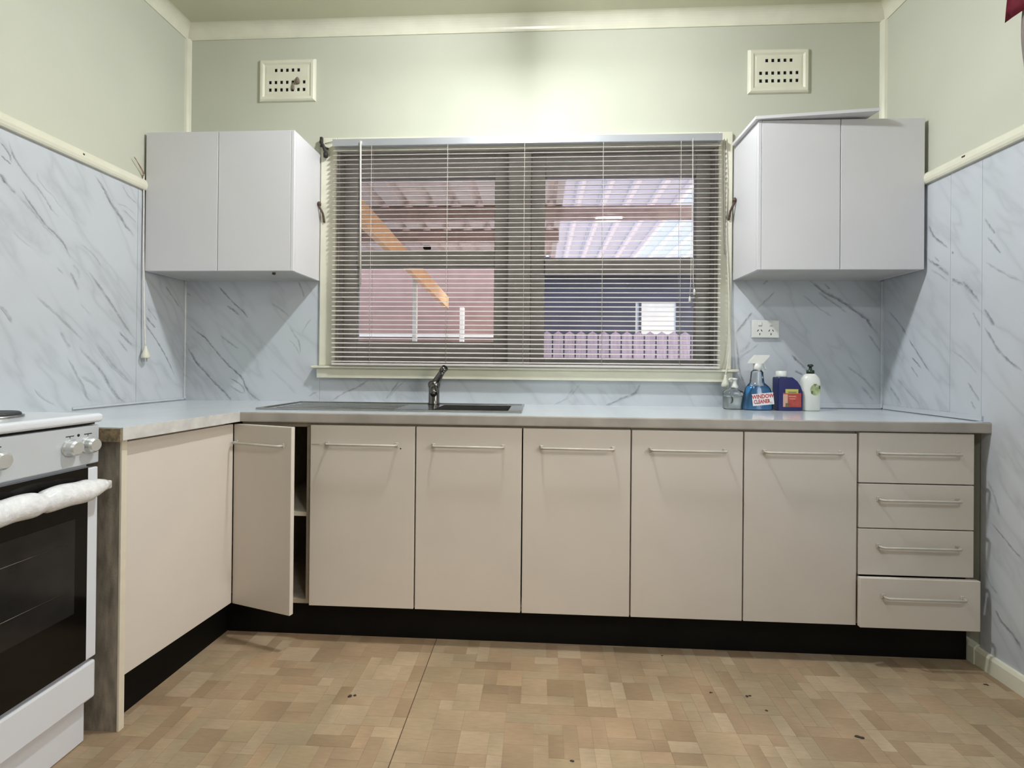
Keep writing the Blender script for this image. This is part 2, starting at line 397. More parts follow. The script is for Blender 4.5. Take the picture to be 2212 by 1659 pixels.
WX0, WX1, WZ0, WZ1 = 0.79, 2.70, 1.075, 2.20     # kitchen window opening
b = bm_new()
box(b, -0.1, WX0, 0, 0.15, 0, CEIL+0.1); box(b, WX1, W+0.1, 0, 0.15, 0, CEIL+0.1)
box(b, WX0, WX1, 0, 0.15, 0, WZ0); box(b, WX0, WX1, 0, 0.15, WZ1, CEIL+0.1)
wall_back = struct('wall_back', b, cream, 'cream painted back wall around the kitchen window', 'wall')
wall_left = struct('wall_left', B(-0.1, 0, REAR, 0, 0, CEIL+0.1), cream, 'cream painted left wall above the marble sheets', 'wall')
SY0, SY1, SZ0, SZ1 = -2.6, -1.5, 0.98, 2.13        # side window opening (out of view, behind the curtain)
b = bm_new()
box(b, W, W+0.1, SY1, 0, 0, CEIL+0.1); box(b, W, W+0.1, REAR, SY0, 0, CEIL+0.1)
box(b, W, W+0.1, SY0, SY1, 0, SZ0); box(b, W, W+0.1, SY0, SY1, SZ1, CEIL+0.1)
wall_right = struct('wall_right', b, cream, 'cream painted right wall above the marble sheets', 'wall')
wall_front = struct('wall_front', B(-0.1, W+0.1, REAR-0.1, REAR, 0, CEIL+0.1), cream, 'cream painted wall behind the viewer', 'wall')
ceiling = struct('ceiling', B(-0.1, W+0.1, REAR-0.1, 0.15, CEIL, CEIL+0.1), ceiling_m, 'greenish cream painted flat ceiling', 'ceiling')

# marble sheets with their printed veins -----------------------------------
def rand_walk_pts(pts):
    P = smooth_pts([(a, b_, 0) for a, b_ in pts], 7)
    out = []
    for i, p in enumerate(P):
        out.append((p.x + random.uniform(-1, 1)*0.0012, p.y + random.uniform(-1, 1)*0.0012))
    return out
def marble_panel(key, rng, parent, normal):
    """rng: (a0,a1,z0,z1) on the wall; normal: function (a,z,depth)->xyz"""
    a0, a1, z0, z1 = rng
    bm = bm_new(); lay = bm.verts.layers.float.new('vein')
    T = 0.003
    c = [normal(a, z, d) for d in (0.0, T) for a, z in ((a0, z0), (a1, z0), (a1, z1), (a0, z1))]
    v = [bm.verts.new(p) for p in c]
    fs = [bm.faces.new([v[i] for i in q]) for q in ((0,1,2,3),(4,5,6,7),(0,1,5,4),(1,2,6,5),(2,3,7,6),(3,0,4,7))]
    bmesh.ops.recalc_face_normals(bm, faces=fs)
    off = T + 0.00025
    for wmm, dk, pts in VEINS[key]:
        P = rand_walk_pts(pts); runs = []; cur = []
        for p in P:
            if a0+0.004 < p[0] < a1-0.004 and z0+0.004 < p[1] < z1-0.004: cur.append(p)
            else:
                if len(cur) > 2: runs.append(cur)
                cur = []
        if len(cur) > 2: runs.append(cur)
        for R in runs:
            n = len(R); prev = None; off += 0.00003
            for i, p in enumerate(R):
                q0, q1 = R[max(i-1, 0)], R[min(i+1, n-1)]
                dx, dz = q1[0]-q0[0], q1[1]-q0[1]; l = math.hypot(dx, dz) or 1
                t = i/(n-1); tp = min(1, 6*t, 6*(1-t))
                hw = wmm/1000*1.3*(0.45+0.55*tp)*random.uniform(0.7, 1.3)
                nx, nz = -dz/l*hw, dx/l*hw
                row = []
                for s, dd in ((-1, 0), (-0.25, min(1, 1.35*dk)*tp*random.uniform(0.75, 1)), (0.3, dk*tp*0.6), (1, 0)):
                    vv = bm.verts.new(normal(p[0]+nx*s, p[1]+nz*s, off)); vv[lay] = dd; row.append(vv)
                if prev:
                    for k in range(3): 
                        f = bm.faces.new((prev[k], prev[k+1], row[k+1], row[k]))
                prev = row
    return obj('marble_panel', bm, {'L': marble_l, 'B': marble_m, 'R': marble_r}[key], parent)
nL = lambda a, z, d: (d, a, z)
nB = lambda a, z, d: (a, -d, z)
nR = lambda a, z, d: (W-d, a, z)
marble_panel('L', (-0.310, 0.0, 0.0, 1.89), wall_left, nL)
marble_panel('L', (-2.6, -0.312, 0.0, 1.89), wall_left, nL)
marble_panel('B', (0.003, 0.7175, 0.86, 1.56), wall_back, nB)
marble_panel('B', (0.7185, 2.7565, 0.86, 1.06), wall_back, nB)
marble_panel('B', (2.7575, W-0.003, 0.86, 1.56), wall_back, nB)
marble_panel('R', (-0.394, 0.0, 0.89, 1.885), wall_right, nR)
marble_panel('R', (-0.536, -0.395, 0.89, 1.885), wall_right, nR)
marble_panel('R', (-1.45, -0.537, 0.064, 1.885), wall_right, nR)
for nm, p, par in (('corner_strip', (0.0, 0.014, -0.014, 0.0), wall_back), ('corner_strip', (W-0.014, W, -0.014, 0.0), wall_back)):
    obj(nm, B(p[0], p[1], p[2], p[3], 0.905, 1.512, 0.003), marble_m, par)

# cornice, dado rails, corner beads
def cove(n=8, s=0.055):
    return [(s*(1-math.sin(math.pi/2*i/n)), s*(1-math.cos(math.pi/2*i/n))) for i in range(n+1)]   # (out from wall at ceiling .. , down)
CB = 2.76
prof = [(0, 0)] + [(-(0.055*(1-math.cos(t))), -(0.055*(1-math.sin(t)))) for t in [math.pi/2*i/8 for i in range(9)]]
# concave cove between wall and ceiling
def cove_pts(sgn):
    pts = [(0.0, CEIL)]
    for i in range(9):
        t = math.pi/2*i/8
        pts.append((sgn*0.055*(1-math.sin(t)) if i else sgn*0.055, CEIL-0.055*(1-math.cos(t)) if i else CEIL))
    pts.append((0.0, CB))
    return pts
trim1 = struct('trim_1', bm_new(), creamtrim, 'cream cove cornice along the top of the back wall', 'cornice')
b = bm_new(); extrude_profile(b, [(-o, z) for o, z in cove_pts(1)] + [(-0.006, CB), (-0.006, CB-0.004), (0, CB-0.004)], 'x', 0, W)
b.to_mesh(trim1.data); b.free()
b = bm_new(); extrude_profile(b, cove_pts(1) + [(0.006, CB), (0.006, CB-0.004), (0, CB-0.004)], 'y', REAR, 0)
trim2 = struct('trim_2', b, creamtrim, 'cream cove cornice along the top of the left wall', 'cornice')
b = bm_new(); extrude_profile(b, [(W-o, z) for o, z in cove_pts(1)] + [(W-0.006, CB), (W-0.006, CB-0.004), (W, CB-0.004)], 'y', REAR, 0)
trim3 = struct('trim_3', b, creamtrim, 'cream cove cornice along the top of the right wall', 'cornice')
def rail_prof(sx, x):
    pts = [(0, -0.024), (0.016, -0.024), (0.021, -0.017), (0.024, -0.006), (0.023, 0.006), (0.018, 0.017), (0.010, 0.024), (0.005, 0.026), (0, 0.026)]
    return [(x+sx*a, z) for a, z in pts]
b = bm_new(); extrude_profile(b, [(x, z+1.908) for x, z in rail_prof(1, 0)], 'y', -2.6, -0.272)
tr4 = struct('trim_4', b, creamtrim, 'rounded cream dado rail on the left wall', 'dado rail')
obj('rusty_nail', B(0.0215, 0.0245, -0.606, -0.598, 1.909, 1.916, 0.001), rust, tr4)
b = bm_new(); extrude_profile(b, [(x, z+1.902) for x, z in rail_prof(-1, W)], 'y', -1.47, -0.268)
tr5 = struct('trim_5', b, creamtrim, 'rounded cream dado rail on the right wall', 'dado rail')
obj('rusty_nail', B(W-0.0255, W-0.0220, -0.484, -0.470, 1.907, 1.913, 0.001), rust, tr5)
b = bm_new(); extrude_profile(b, [(0, 0), (0.022, 0), (0.018, -0.010), (0.010, -0.018), (0, -0.022)], 'z', 1.56, CB)
struct('trim_6', b, creamtrim, 'cream vertical bead in the left corner above the cabinet', 'corner bead')
b = bm_new(); extrude_profile(b, [(W, 0), (W-0.022, 0), (W-0.018, -0.010), (W-0.010, -0.018), (W, -0.022)], 'z', 1.56, CB)
struct('trim_7', b, creamtrim, 'cream vertical bead in the right corner above the cabinet', 'corner bead')
bb = bm_new(); extrude_profile(bb, [(W, 0), (W-0.018, 0), (W-0.018, 0.052), (W-0.012, 0.064), (W, 0.066)], 'y', -2.6, -0.535)
base_r = struct('baseboard_right', bb, creamtrim, 'cream skirting board along the right wall', 'skirting')
bb = bm_new(); extrude_profile(bb, [(W, 0), (W-0.022, 0), (W-0.022, 0.060), (W-0.012, 0.072), (W, 0.074)], 'y', -0.533, -0.42)
obj('end_block', bb, creamtrim, base_r)

# floor: printed vinyl laid over a base sheet ------------------------------
def floor_mat():
    m, nt, N, L, P = new_mat('vinyl_floor_print')
    at = N.new('ShaderNodeAttribute'); at.attribute_name = 'tone'
    geo = N.new('ShaderNodeNewGeometry').outputs['Position']
    mp = N.new('ShaderNodeMapping'); mp.inputs['Scale'].default_value = (1, 6, 1); L.new(geo, mp.inputs['Vector'])
    g = ramp(nt, noise(nt, mp.outputs[0], 26, 5, 0.6), [(0.25, (0.88,)*3), (0.75, (1.10,)*3)])
    col = mixc(nt, 1.0, at.outputs['Color'], g, 'MULTIPLY')
    blot = ramp(nt, noise(nt, geo, 4.0, 4, 0.6), [(0.35, (0.86, 0.87, 0.84)), (0.65, (1.06, 1.04, 1.02))])
    col = mixc(nt, 1.0, col, blot, 'MULTIPLY')
    L.new(col, P.inputs['Base Color']); P.inputs['Roughness'].default_value = 0.42
    bump(nt, noise(nt, geo, 160, 2), 0.08)
    return m
floor_m = floor_mat()
floor_base = simple('vinyl_floor_base', (0.30, 0.215, 0.14), 0.5, var=0.12, scale=14)
floor = struct('floor', B(-0.1, W+0.1, REAR-0.1, 0.15, -0.1, -0.0012), floor_base, 'beige parquet-print vinyl floor', 'floor')
TONES = [(0.385, 0.286, 0.186), (0.37, 0.268, 0.172), (0.345, 0.248, 0.158), (0.41, 0.31, 0.206), (0.37, 0.283, 0.181), (0.36, 0.258, 0.166), (0.315, 0.223, 0.14), (0.395, 0.281, 0.179), (0.375, 0.291, 0.191), (0.435, 0.335, 0.228)]
U = 0.0435
def tile_zone(x0, x1, y1, y0):
    nx, ny = int(round((x1-x0)/U)), int(round((y1-y0)/U)); ux = (x1-x0)/nx
    used = [[False]*ny for _ in range(nx)]; out = []
    for j in range(ny):
        for i in range(nx):
            if used[i][j]: continue
            opts = [(2, 2), (2, 1), (1, 2), (3, 1), (1, 1), (3, 2), (1, 3)]; wts = [4, 4, 4, 1.3, 1.2, 1.6, .8]
            for _ in range(12):
                a, c = random.choices(opts, wts)[0]
                if i+a <= nx and j+c <= ny and all(not used[i+k][j+l] for k in range(a) for l in range(c)): break
            else: a, c = 1, 1
            for k in range(a):
                for l in range(c): used[i+k][j+l] = True
            out.append((x0+i*ux, x0+(i+a)*ux, y1-(j+c)*U, y1-j*U))
    return out
tiles = tile_zone(0.40, 1.4308, -0.47, -2.47) + tile_zone(1.4336, W-0.001, -0.47, -2.47)
def area_px(t):
    p = [project((t[i], t[j], 0)) for i, j in ((0, 2), (1, 2), (1, 3), (0, 3))]
    if t[2] < -1.75 or not any(0 < a < 2212 and 0 < c < 1659 for a, c in p): return 0
    return abs(sum(p[i][0]*p[(i+1) % 4][1]-p[(i+1) % 4][0]*p[i][1] for i in range(4)))/2
tiles.sort(key=area_px, reverse=True)
def tile_geo(bm, lay, t):
    g = 0.00025
    v0 = len(bm.verts)
    x0, x1, y0, y1 = t[0]+g, t[1]-g, t[2]+g, t[3]-g
    tone = random.choice(TONES); k = random.uniform(0.94, 1.06)
    vs_ = [bm.verts.new(p) for p in ((x0,y0,-0.0015),(x1,y0,-0.0015),(x1,y1,-0.0015),(x0,y1,-0.0015),(x0,y0,0),(x1,y0,0),(x1,y1,0),(x0,y1,0))]
    sh = random.uniform(-0.07, 0.07); sv = random.uniform(-0.07, 0.07)
    for n, v in enumerate(vs_):
        s = 1 + (sh if n % 4 in (1, 2) else -sh) + (sv if n % 4 in (2, 3) else -sv)
        v[lay] = (tone[0]*k*s, tone[1]*k*s, tone[2]*k*s, 1)
    for q in ((4,5,6,7),(0,1,5,4),(1,2,6,5),(2,3,7,6),(3,0,4,7)): bm.faces.new([vs_[i] for i in q])
for t in tiles[:300]:
    bm = bm_new(); lay = bm.verts.layers.float_color.new('tone'); tile_geo(bm, lay, t)
    obj('vinyl_block', bm, floor_m, floor)
bm = bm_new(); lay = bm.verts.layers.float_color.new('tone')
for t in tiles[300:]: tile_geo(bm, lay, t)
tag(obj('vinyl_blocks', bm, floor_m, floor), kind='stuff')
obj('vinyl_seam', B(1.4308, 1.4336, -2.47, -0.47, -0.0014, -0.0003), simple('dirty_seam', (0.10, 0.065, 0.04), 0.8, var=0.3, scale=60), floor)

# kitchen window -----------------------------------------------------------
win = tag(empty('window_1', (1.745, 0, WZ0)), 'cream timber window with two sashes behind the blind', 'window', kind='structure')
def wpart(name, bm, m, parent=None):
    o = obj(name, bm, m, parent or win)
    o.matrix_parent_inverse = Matrix.Translation(-Vector((1.745, 0, WZ0))) if parent is None else Matrix()
    return o
wpart('architrave', B(0.718, 0.800, -0.018, 0.0, 1.083, 2.235, 0.003), creamtrim)
wpart('architrave', B(2.690, 2.757, -0.018, 0.0, 1.083, 2.235, 0.003), creamtrim)
wpart('architrave', B(0.800, 2.690, -0.018, 0.0, 2.165, 2.235, 0.003), creamtrim)
wpart('window_sill', B(0.690, 2.782, -0.050, 0.06, 1.070, 1.083, 0.003), creamtrim)
wpart('sill_apron', B(0.715, 2.757, -0.036, 0.0, 1.022, 1.070, 0.002), creamtrim)
wpart('jamb', B(WX0, WX0+0.02, 0.0, 0.15, 1.083, WZ1), frame_m)
wpart('jamb', B(WX1-0.02, WX1, 0.0, 0.15, 1.083, WZ1), frame_m)
wpart('frame_head', B(WX0+0.02, WX1-0.02, 0.0, 0.15, WZ1-0.03, WZ1), frame_m)
wpart('mullion', B(1.668, 1.782, 0.02, 0.13, 1.083, WZ1-0.03, 0.004), frame_m)
def sash(x0, x1, mr0, mr1, br, y=0.06):
    zt, zb = WZ1-0.03, 1.083
    wpart('sash_stile', B(x0, x0+0.072, y, y+0.045, zb, zt, 0.003), frame_m)
    wpart('sash_stile', B(x1-0.072, x1, y, y+0.045, zb, zt, 0.003), frame_m)
    wpart('sash_rail', B(x0+0.072, x1-0.072, y, y+0.045, 2.055, zt, 0.003), frame_m)
    wpart('sash_rail', B(x0+0.072, x1-0.072, y, y+0.045, zb, br, 0.003), frame_m)
    wpart('meeting_rail', B(x0+0.072, x1-0.072, y-0.01, y+0.045, mr0, mr1, 0.003), frame_m)
    wpart('pane', B(x0+0.06, x1-0.06, y+0.02, y+0.024, mr1-0.01, 2.065), glass)
    wpart('pane', B(x0+0.06, x1-0.06, y+0.02, y+0.024, br-0.01, mr0+0.01), glass)
sash(WX0+0.02, 1.668, 1.598, 1.680, 1.212)
sash(1.782, WX1-0.02, 1.560, 1.640, 1.128)
lt = wpart('window_latch', B(1.235, 1.272, 0.028, 0.05, 1.682, 1.700, 0.003), dark)

# side window of the right wall (behind the curtain, daylight comes in here)
win2 = tag(empty('window_2', (W, (SY0+SY1)/2, SZ0)), 'side window in the right wall behind the curtain', 'window', kind='structure')
b = bm_new(); box(b, W+0.02, W+0.06, SY0, SY0+0.05, SZ0, SZ1); box(b, W+0.02, W+0.06, SY1-0.05, SY1, SZ0, SZ1)
box(b, W+0.02, W+0.06, SY0, SY1, SZ0, SZ0+0.05); box(b, W+0.02, W+0.06, SY0, SY1, SZ1-0.05, SZ1)
o = obj('window_frame', b, frame_m, win2); o.matrix_parent_inverse = Matrix.Translation(-win2.location)

# ================================================================== OUTSIDE
def translucent_sheet():
    m, nt, N, L, P = new_mat('milky_polycarbonate'); N.remove(P)
    t = N.new('ShaderNodeBsdfTranslucent'); t.inputs[0].default_value = (0.90, 0.82, 0.80, 1)
    d_ = N.new('ShaderNodeBsdfDiffuse'); d_.inputs[0].default_value = (0.75, 0.70, 0.72, 1)
    mx = N.new('ShaderNodeMixShader'); mx.inputs[0].default_value = 0.3
    L.new(t.outputs[0], mx.inputs[1]); L.new(d_.outputs[0], mx.inputs[2]); L.new(mx.outputs[0], N['Material Output'].inputs[0])
    return m
clear_sheet = translucent_sheet()
clear2 = translucent_sheet(); clear2.name = 'clear_polycarbonate'
_n = clear2.node_tree; _o = _n.nodes['Material Output']; _src = _o.inputs[0].links[0].from_socket
_t = _n.nodes.new('ShaderNodeBsdfTransparent'); _m = _n.nodes.new('ShaderNodeMixShader'); _m.inputs[0].default_value = 0.45
_n.links.new(_src, _m.inputs[1]); _n.links.new(_t.outputs[0], _m.inputs[2]); _n.links.new(_m.outputs[0], _o.inputs[0])
sky_sheet = simple('patio_roof_sheet', (0.95, 0.80, 0.73), 0.6, var=0.08, scale=5)
purlin_m = simple('patio_roof_purlin', (0.55, 0.40, 0.36), 0.7, var=0.15, scale=12)
orange_m = simple('orange_beam', (0.95, 0.56, 0.30), 0.5, var=0.08, scale=8)  # orange base colour with slight random variation
white_post = simple('white_post_paint', (0.85, 0.84, 0.82), 0.5, var=0.04, scale=10)
pinkwall = simple('pink_rendered_wall', (0.34, 0.215, 0.20), 0.8, var=0.12, scale=5)
shedm = simple('dark_blue_shed_cladding', (0.05, 0.05, 0.085), 0.6, var=0.2, scale=4)
fencem = simple('purple_grey_paling', (0.36, 0.29, 0.37), 0.75, var=0.2, scale=14, stretch=(4, 4, 0.4))
groundm = simple('pale_concrete', (0.75, 0.70, 0.66), 0.85, var=0.1, scale=3)
tag(obj('ground', B(-4, 9, 0.16, 9, -0.25, -0.15), groundm), 'pale concrete yard outside the window', 'ground', kind='structure')

def at_parent(o, e):
    o.matrix_parent_inverse = Matrix.Translation(-e.location)
    return o
roof = tag(empty('patio_roof', (1.7, 0.3, 2.37)), 'pinkish corrugated patio roof seen through the blind', 'roof')
def corr(x0, x1, y0, y1, z, k=1.0):
    bm = bm_new(); n = int((x1-x0)/0.012); prev = None
    for i in range(n+1):
        x = x0+(x1-x0)*i/n; s = (x % 0.19)/0.19
        dz = k*(0.055 if s < 0.20 else (0.0 if 0.27 < s < 0.93 else 0.028))
        row = [bm.verts.new((x, y0, z+dz)), bm.verts.new((x, y1, z+dz-0.05)), bm.verts.new((x, y0, z+dz+0.004)), bm.verts.new((x, y1, z+dz-0.046))]
        if prev:
            bm.faces.new((prev[0], prev[1], row[1], row[0])); bm.faces.new((prev[2], row[2], row[3], prev[3]))
        prev = row
    return bm
at_parent(obj('roof_sheet', corr(-1.4, 0.9, 0.35, 3.3, 2.37), sky_sheet, roof), roof)
at_parent(obj('roof_sheet', corr(0.9, 2.0, 0.35, 3.3, 2.37), sky_sheet, roof), roof)
at_parent(obj('clear_roof_sheet', corr(2.0, 2.9, 0.35, 3.3, 2.37, 0.35), clear_sheet, roof), roof)
at_parent(obj('clear_roof_sheet', corr(2.9, 4.6, 0.35, 3.3, 2.37, 0.35), clear2, roof), roof)
for y, z in ((1.42, 2.30), (2.05, 2.285), (3.20, 2.26)):
    at_parent(obj('purlin', B(-1.4, 4.6 if y < 1.5 else 2.0, y, y+0.05, z-0.06, z+0.045, 0.003), purlin_m, roof), roof)
b = bm_new()
p0, p1 = Vector((0.66, 0.62, 2.085)), Vector((0.60, 4.05, 1.92))
d = (p1-p0).normalized(); sx = Vector((1, 0, 0))*0.024; sz = Vector((0, 0, 1))*0.075
vs_ = [b.verts.new(p+sx*i+sz*j) for p in (p0, p1) for i, j in ((-1,-1), (1,-1), (1,1), (-1,1))]
for q in ((0,1,2,3),(7,6,5,4),(0,4,5,1),(1,5,6,2),(2,6,7,3),(3,7,4,0)): b.faces.new([vs_[i] for i in q])
bmesh.ops.recalc_face_normals(b, faces=b.faces)
tag(obj('timber_beam', b, orange_m), 'orange timber beam running diagonally outside the left sash', 'beam')
for (x, y, r, lab) in ((0.545, 2.6, 0.022, 'thin white post nearer the window outside the left sash'), (0.80, 4.1, 0.03, 'white post at the far end of the orange beam')):
    bm = bm_new(); box(bm, x-r, x+r, y-r, y+r, -0.15, 2.24 if y < 3 else 1.86, 0.004); box(bm, x-r*1.8, x+r*1.8, y-r*1.8, y+r*1.8, -0.15, -0.13)
    tag(obj('patio_post', bm, white_post), lab, 'post')
bm = bm_new(); box(bm, -3.0, 1.70, 4.4, 4.6, -0.15, 2.80); box(bm, -3.0, 1.70, 4.36, 4.64, 2.80, 2.86); box(bm, -3.0, 1.70, 4.36, 4.4, 1.48, 1.53, mi=1)
tag(obj('yard_wall', bm, [pinkwall, white_post]), 'pink rendered yard wall with a pale ledge outside the left sash', 'wall')
shed = tag(empty('shed', (3.2, 4.6, -0.15)), 'dark blue shed with a lit window outside the right sash', 'shed')
b = bm_new(); box(b, 1.72, 5.2, 4.6, 4.7, -0.15, 1.55); box(b, 1.72, 3.18, 4.6, 4.7, 1.55, 2.0); box(b, 3.75, 5.2, 4.6, 4.7, 1.55, 2.0); box(b, 1.72, 5.2, 4.6, 4.7, 2.0, 2.52)
at_parent(obj('shed_wall', b, shedm, shed), shed)
at_parent(obj('shed_roof', B(1.72, 5.3, 4.3, 6.5, 2.52, 2.58, 0.004), shedm, shed), shed)
at_parent(obj('shed_gutter', B(1.72, 5.3, 4.22, 4.30, 2.42, 2.53, 0.01), shedm, shed), shed)
at_parent(obj('window_panel', B(3.18, 3.75, 4.62, 4.64, 1.55, 2.0), white_post, shed), shed)
at_parent(obj('window_bar', B(3.235, 3.26, 4.59, 4.62, 1.55, 2.0), shedm, shed), shed)
fence = tag(empty('paling_fence', (2.9, 3.9, -0.15)), 'low purple grey paling fence outside the right sash', 'fence')
for i in range(18):
    x = 1.72 + i*0.145
    bm = bm_new(); extrude_profile(bm, [(x, -0.15), (x+0.125, -0.15), (x+0.125, 1.50), (x+0.0625, 1.54), (x, 1.50)], 'y', 3.9, 3.92)
    at_parent(obj('paling', bm, fencem, fence), fence)
for z in (0.35, 1.15): at_parent(obj('fence_rail', B(1.72, 4.3, 3.922, 3.96, z, z+0.07), fencem, fence), fence)

# ================================================================== JOINERY
def part(name, bm, m, e): return at_parent(obj(name, bm, m, e), e)
def sub(name, bm, m, p, e):
    o = obj(name, bm, m, p); return o     # p already carries the world offset

def handle_bm(x0, x1, y, z, r=0.0045, so=0.026):
    bm = bm_new()
    pts = [(x0, y, z), (x0, y-so*0.75, z), (x0+0.006, y-so, z), (x1-0.006, y-so, z), (x1, y-so*0.75, z), (x1, y, z)]
    tube(bm, [(x0, y-so*0.2, z)] + pts[1:-1] + [(x1, y-so*0.2, z)], r, 8)
    box(bm, x0-0.006, x0+0.006, y-0.006, y, z-0.008, z+0.008, 0.001)
    box(bm, x1-0.006, x1+0.006, y-0.006, y, z-0.008, z+0.008, 0.001)
    return bm
YF, YD = -0.550, -0.568     # carcass front, door face
def carcass(x0, x1, shelf=True, y1=YF, z0=0.145, z1=0.862):
    bm = bm_new(); t = 0.016
    box(bm, x0, x0+t, y1, -0.02, z0, z1); box(bm, x1-t, x1, y1, -0.02, z0, z1)
    box(bm, x0+t, x1-t, y1, -0.02, z0, z0+t); box(bm, x0+t, x1-t, -0.032, -0.02, z0+t, z1)
    box(bm, x0+t, x1-t, y1, y1+0.06, z1-0.02, z1)
    return bm
def base_unit(x0, x1, doors, label, handles):
    e = tag(empty('base_cabinet', ((x0+x1)/2, -0.3, 0.0)), label, 'cabinet', 'base cabinets under the worktop')
    part('carcass', carcass(x0, x1), carc, e)
    for (a, c), (h0, h1) in zip(doors, handles):
        d = part('door', B(a, c, YD, YF-0.001, 0.146, 0.852, 0.0018, 2), base_lam, e)
        sub('handle', handle_bm(h0, h1, YD, 0.780), satin, d, e)
        if x0 < 1.0:
            sub('scratch_mark', B(0.943, 0.975, YD-0.0005, YD-0.0001, 0.7745, 0.778), carc, d, e)
            sub('screw_hole', B(1.294, 1.299, YD-0.0005, YD-0.0001, 0.763, 0.768), dark, d, e)
    return e
base_unit(0.934, 1.354, [(0.938, 1.352)], 'single-door white base cabinet right of the ajar corner door', [(1.008, 1.282)])
base_unit(1.3555, 2.180, [(1.3575, 1.7665), (1.7715, 2.1785)], 'two-door white base cabinet under the sink bowl and window middle', [(1.427, 1.696), (1.843, 2.113)])
base_unit(2.1815, 3.0085, [(2.1835, 2.5945), (2.5995, 3.0055)], 'two-door white base cabinet left of the drawers', [(2.254, 2.527), (2.671, 2.944)])

# drawer unit
e = tag(empty('drawer_cabinet', (3.215, -0.3, 0.0)), 'white four-drawer base cabinet with the bottom drawer pulled out', 'cabinet')
b = carcass(3.0100, 3.4200); part('carcass', b, carc, e)
for z0, z1, hz, pull in ((0.672, 0.857, 0.784, 0), (0.506, 0.668, 0.614, 0), (0.333, 0.502, 0.442, 0), (0.149, 0.330, 0.268, 0.022)):
    yd = YD-pull; x1 = 3.4185 if not pull else 3.4245
    d = part('drawer', B(3.0125 if not pull else 3.0065, x1, yd, yd+0.017, z0, z1, 0.0018, 2), base_lam, e)
    sub('handle', handle_bm(3.082 if not pull else 3.085, 3.360, yd, hz), satin, d, e)
    b = bm_new(); box(b, 3.036, 3.048, yd+0.0175, yd+0.45, z0+0.02, z1-0.03); box(b, 3.384, 3.396, yd+0.0175, yd+0.45, z0+0.02, z1-0.03)
    box(b, 3.048, 3.384, yd+0.0175, yd+0.45, z0+0.02, z0+0.03); box(b, 3.048, 3.384, yd+0.438, yd+0.45, z0+0.03, z1-0.03)
    sub('drawer_box', b, carc, d, e)

# corner unit with the ajar door
e = tag(empty('corner_cabinet', (0.80, -0.3, 0.0)), 'white corner base cabinet with its door standing ajar', 'cabinet')
part('carcass', carcass(0.652, 0.9325), carc, e)
part('shelf', B(0.668, 0.9165, YF+0.004, -0.033, 0.488, 0.504), lam_edge, e)
TH = math.radians(-16.5); hx, hy, dw = 0.6365, -0.5565, 0.286
d = obj('door', B(0, dw, -0.018, 0.0, 0.146, 0.852, 0.0018, 2), base_lam, e)
d.matrix_parent_inverse = Matrix.Translation(-e.location)
d.location = (hx, hy, 0); d.rotation_euler.z = TH
obj('handle', handle_bm(0.018, 0.248, -0.018, 0.782), satin, d)
for z in (0.25, 0.75): obj('hinge', B(0.004, 0.05, 0.0005, 0.014, z-0.02, z+0.02, 0.003), chrome, d)

# left run: panel-fronted cabinet against the left wall
A = Vector((0.6315, -0.578, 0)); Bq = Vector((0.5915, -1.046, 0))
dirv = (Bq-A).normalized(); nrm = Vector((-dirv.y, dirv.x, 0))
if nrm.x < 0: nrm = -nrm
e = tag(empty('base_cabinet', (0.3, -0.83, 0)), 'white left-hand base cabinet with one wide handleless panel, beside the stove', 'cabinet', 'base cabinets under the worktop')
b = bm_new(); inn = nrm*0.019
prism(b, [(0.05, -0.605), (A.x-inn.x, -0.605), (Bq.x-inn.x, Bq.y+0.001), (0.05, Bq.y+0.001)], 0.15, 0.861)
part('carcass', b, carc, e)
b = bm_new(); prism(b, [(A.x, A.y), (Bq.x, Bq.y), (Bq.x-nrm.x*0.018, Bq.y-nrm.y*0.018), (A.x-nrm.x*0.018, A.y-nrm.y*0.018)], 0.150, 0.852)
bmesh.ops.bevel(b, geom=list(b.edges), offset=0.0016, segments=2, profile=0.5, affect='EDGES')
part('door', b, base_lam, e)
b = B(0.03, 0.594, -1.066, -1.0475, 0.0, 0.861); ep = part('end_panel', b, chip, e)
sub('edge_strip', B(0.5945, 0.602, -1.0665, -1.047, 0.0, 0.861, 0.001), lam_edge, ep, e)

b = bm_new(); prism(b, [(0.05, -0.50), (0.570, -0.50), (0.548, -1.0465), (0.05, -1.0465)], 0.0, 0.149)
tag(obj('kickboard', b, black), 'black kickboard under the left-hand base cabinet', 'kickboard')
tag(obj('kickboard', B(0.572, 3.446, -0.505, -0.485, 0.0, 0.1440), black), 'long black kickboard under the cabinets along the back wall', 'kickboard')

# worktop (with a cut-out for the sink bowl)
e = tag(empty('worktop', (1.7, -0.3, 0.863)), 'L-shaped marble-look laminate worktop', 'worktop')
b = bm_new(); ZB = 0.863
HX0, HX1, HY0, HY1 = 1.374, 1.715, -0.425, -0.135
for q in ((0.003, HX0, -0.577, -0.003), (HX1, W-0.003, -0.577, -0.003), (HX0, HX1, -0.577, HY0), (HX0, HX1, HY1, -0.003)):
    box(b, q[0], q[1], q[2], q[3], ZB, WT)
prism(b, [(0.003, -0.577), (0.656, -0.577), (0.617, -1.084), (0.003, -1.084)], ZB, WT)
part('top', b, worktop_m, e)
b = bm_new(); extrude_profile(b, [(-0.577, ZB-0.0005), (-0.579, ZB-0.0005), (-0.5800, ZB+0.004), (-0.5800, WT-0.004), (-0.5785, WT-0.0002), (-0.577, WT+0.0003)], 'x', 0.657, W-0.003)
part('front_edge', b, edge_m, e)
ed = Vector((0.611-0.651, -1.084+0.577, 0)).normalized(); en = Vector((-ed.y, ed.x, 0)); en = en if en.x > 0 else -en
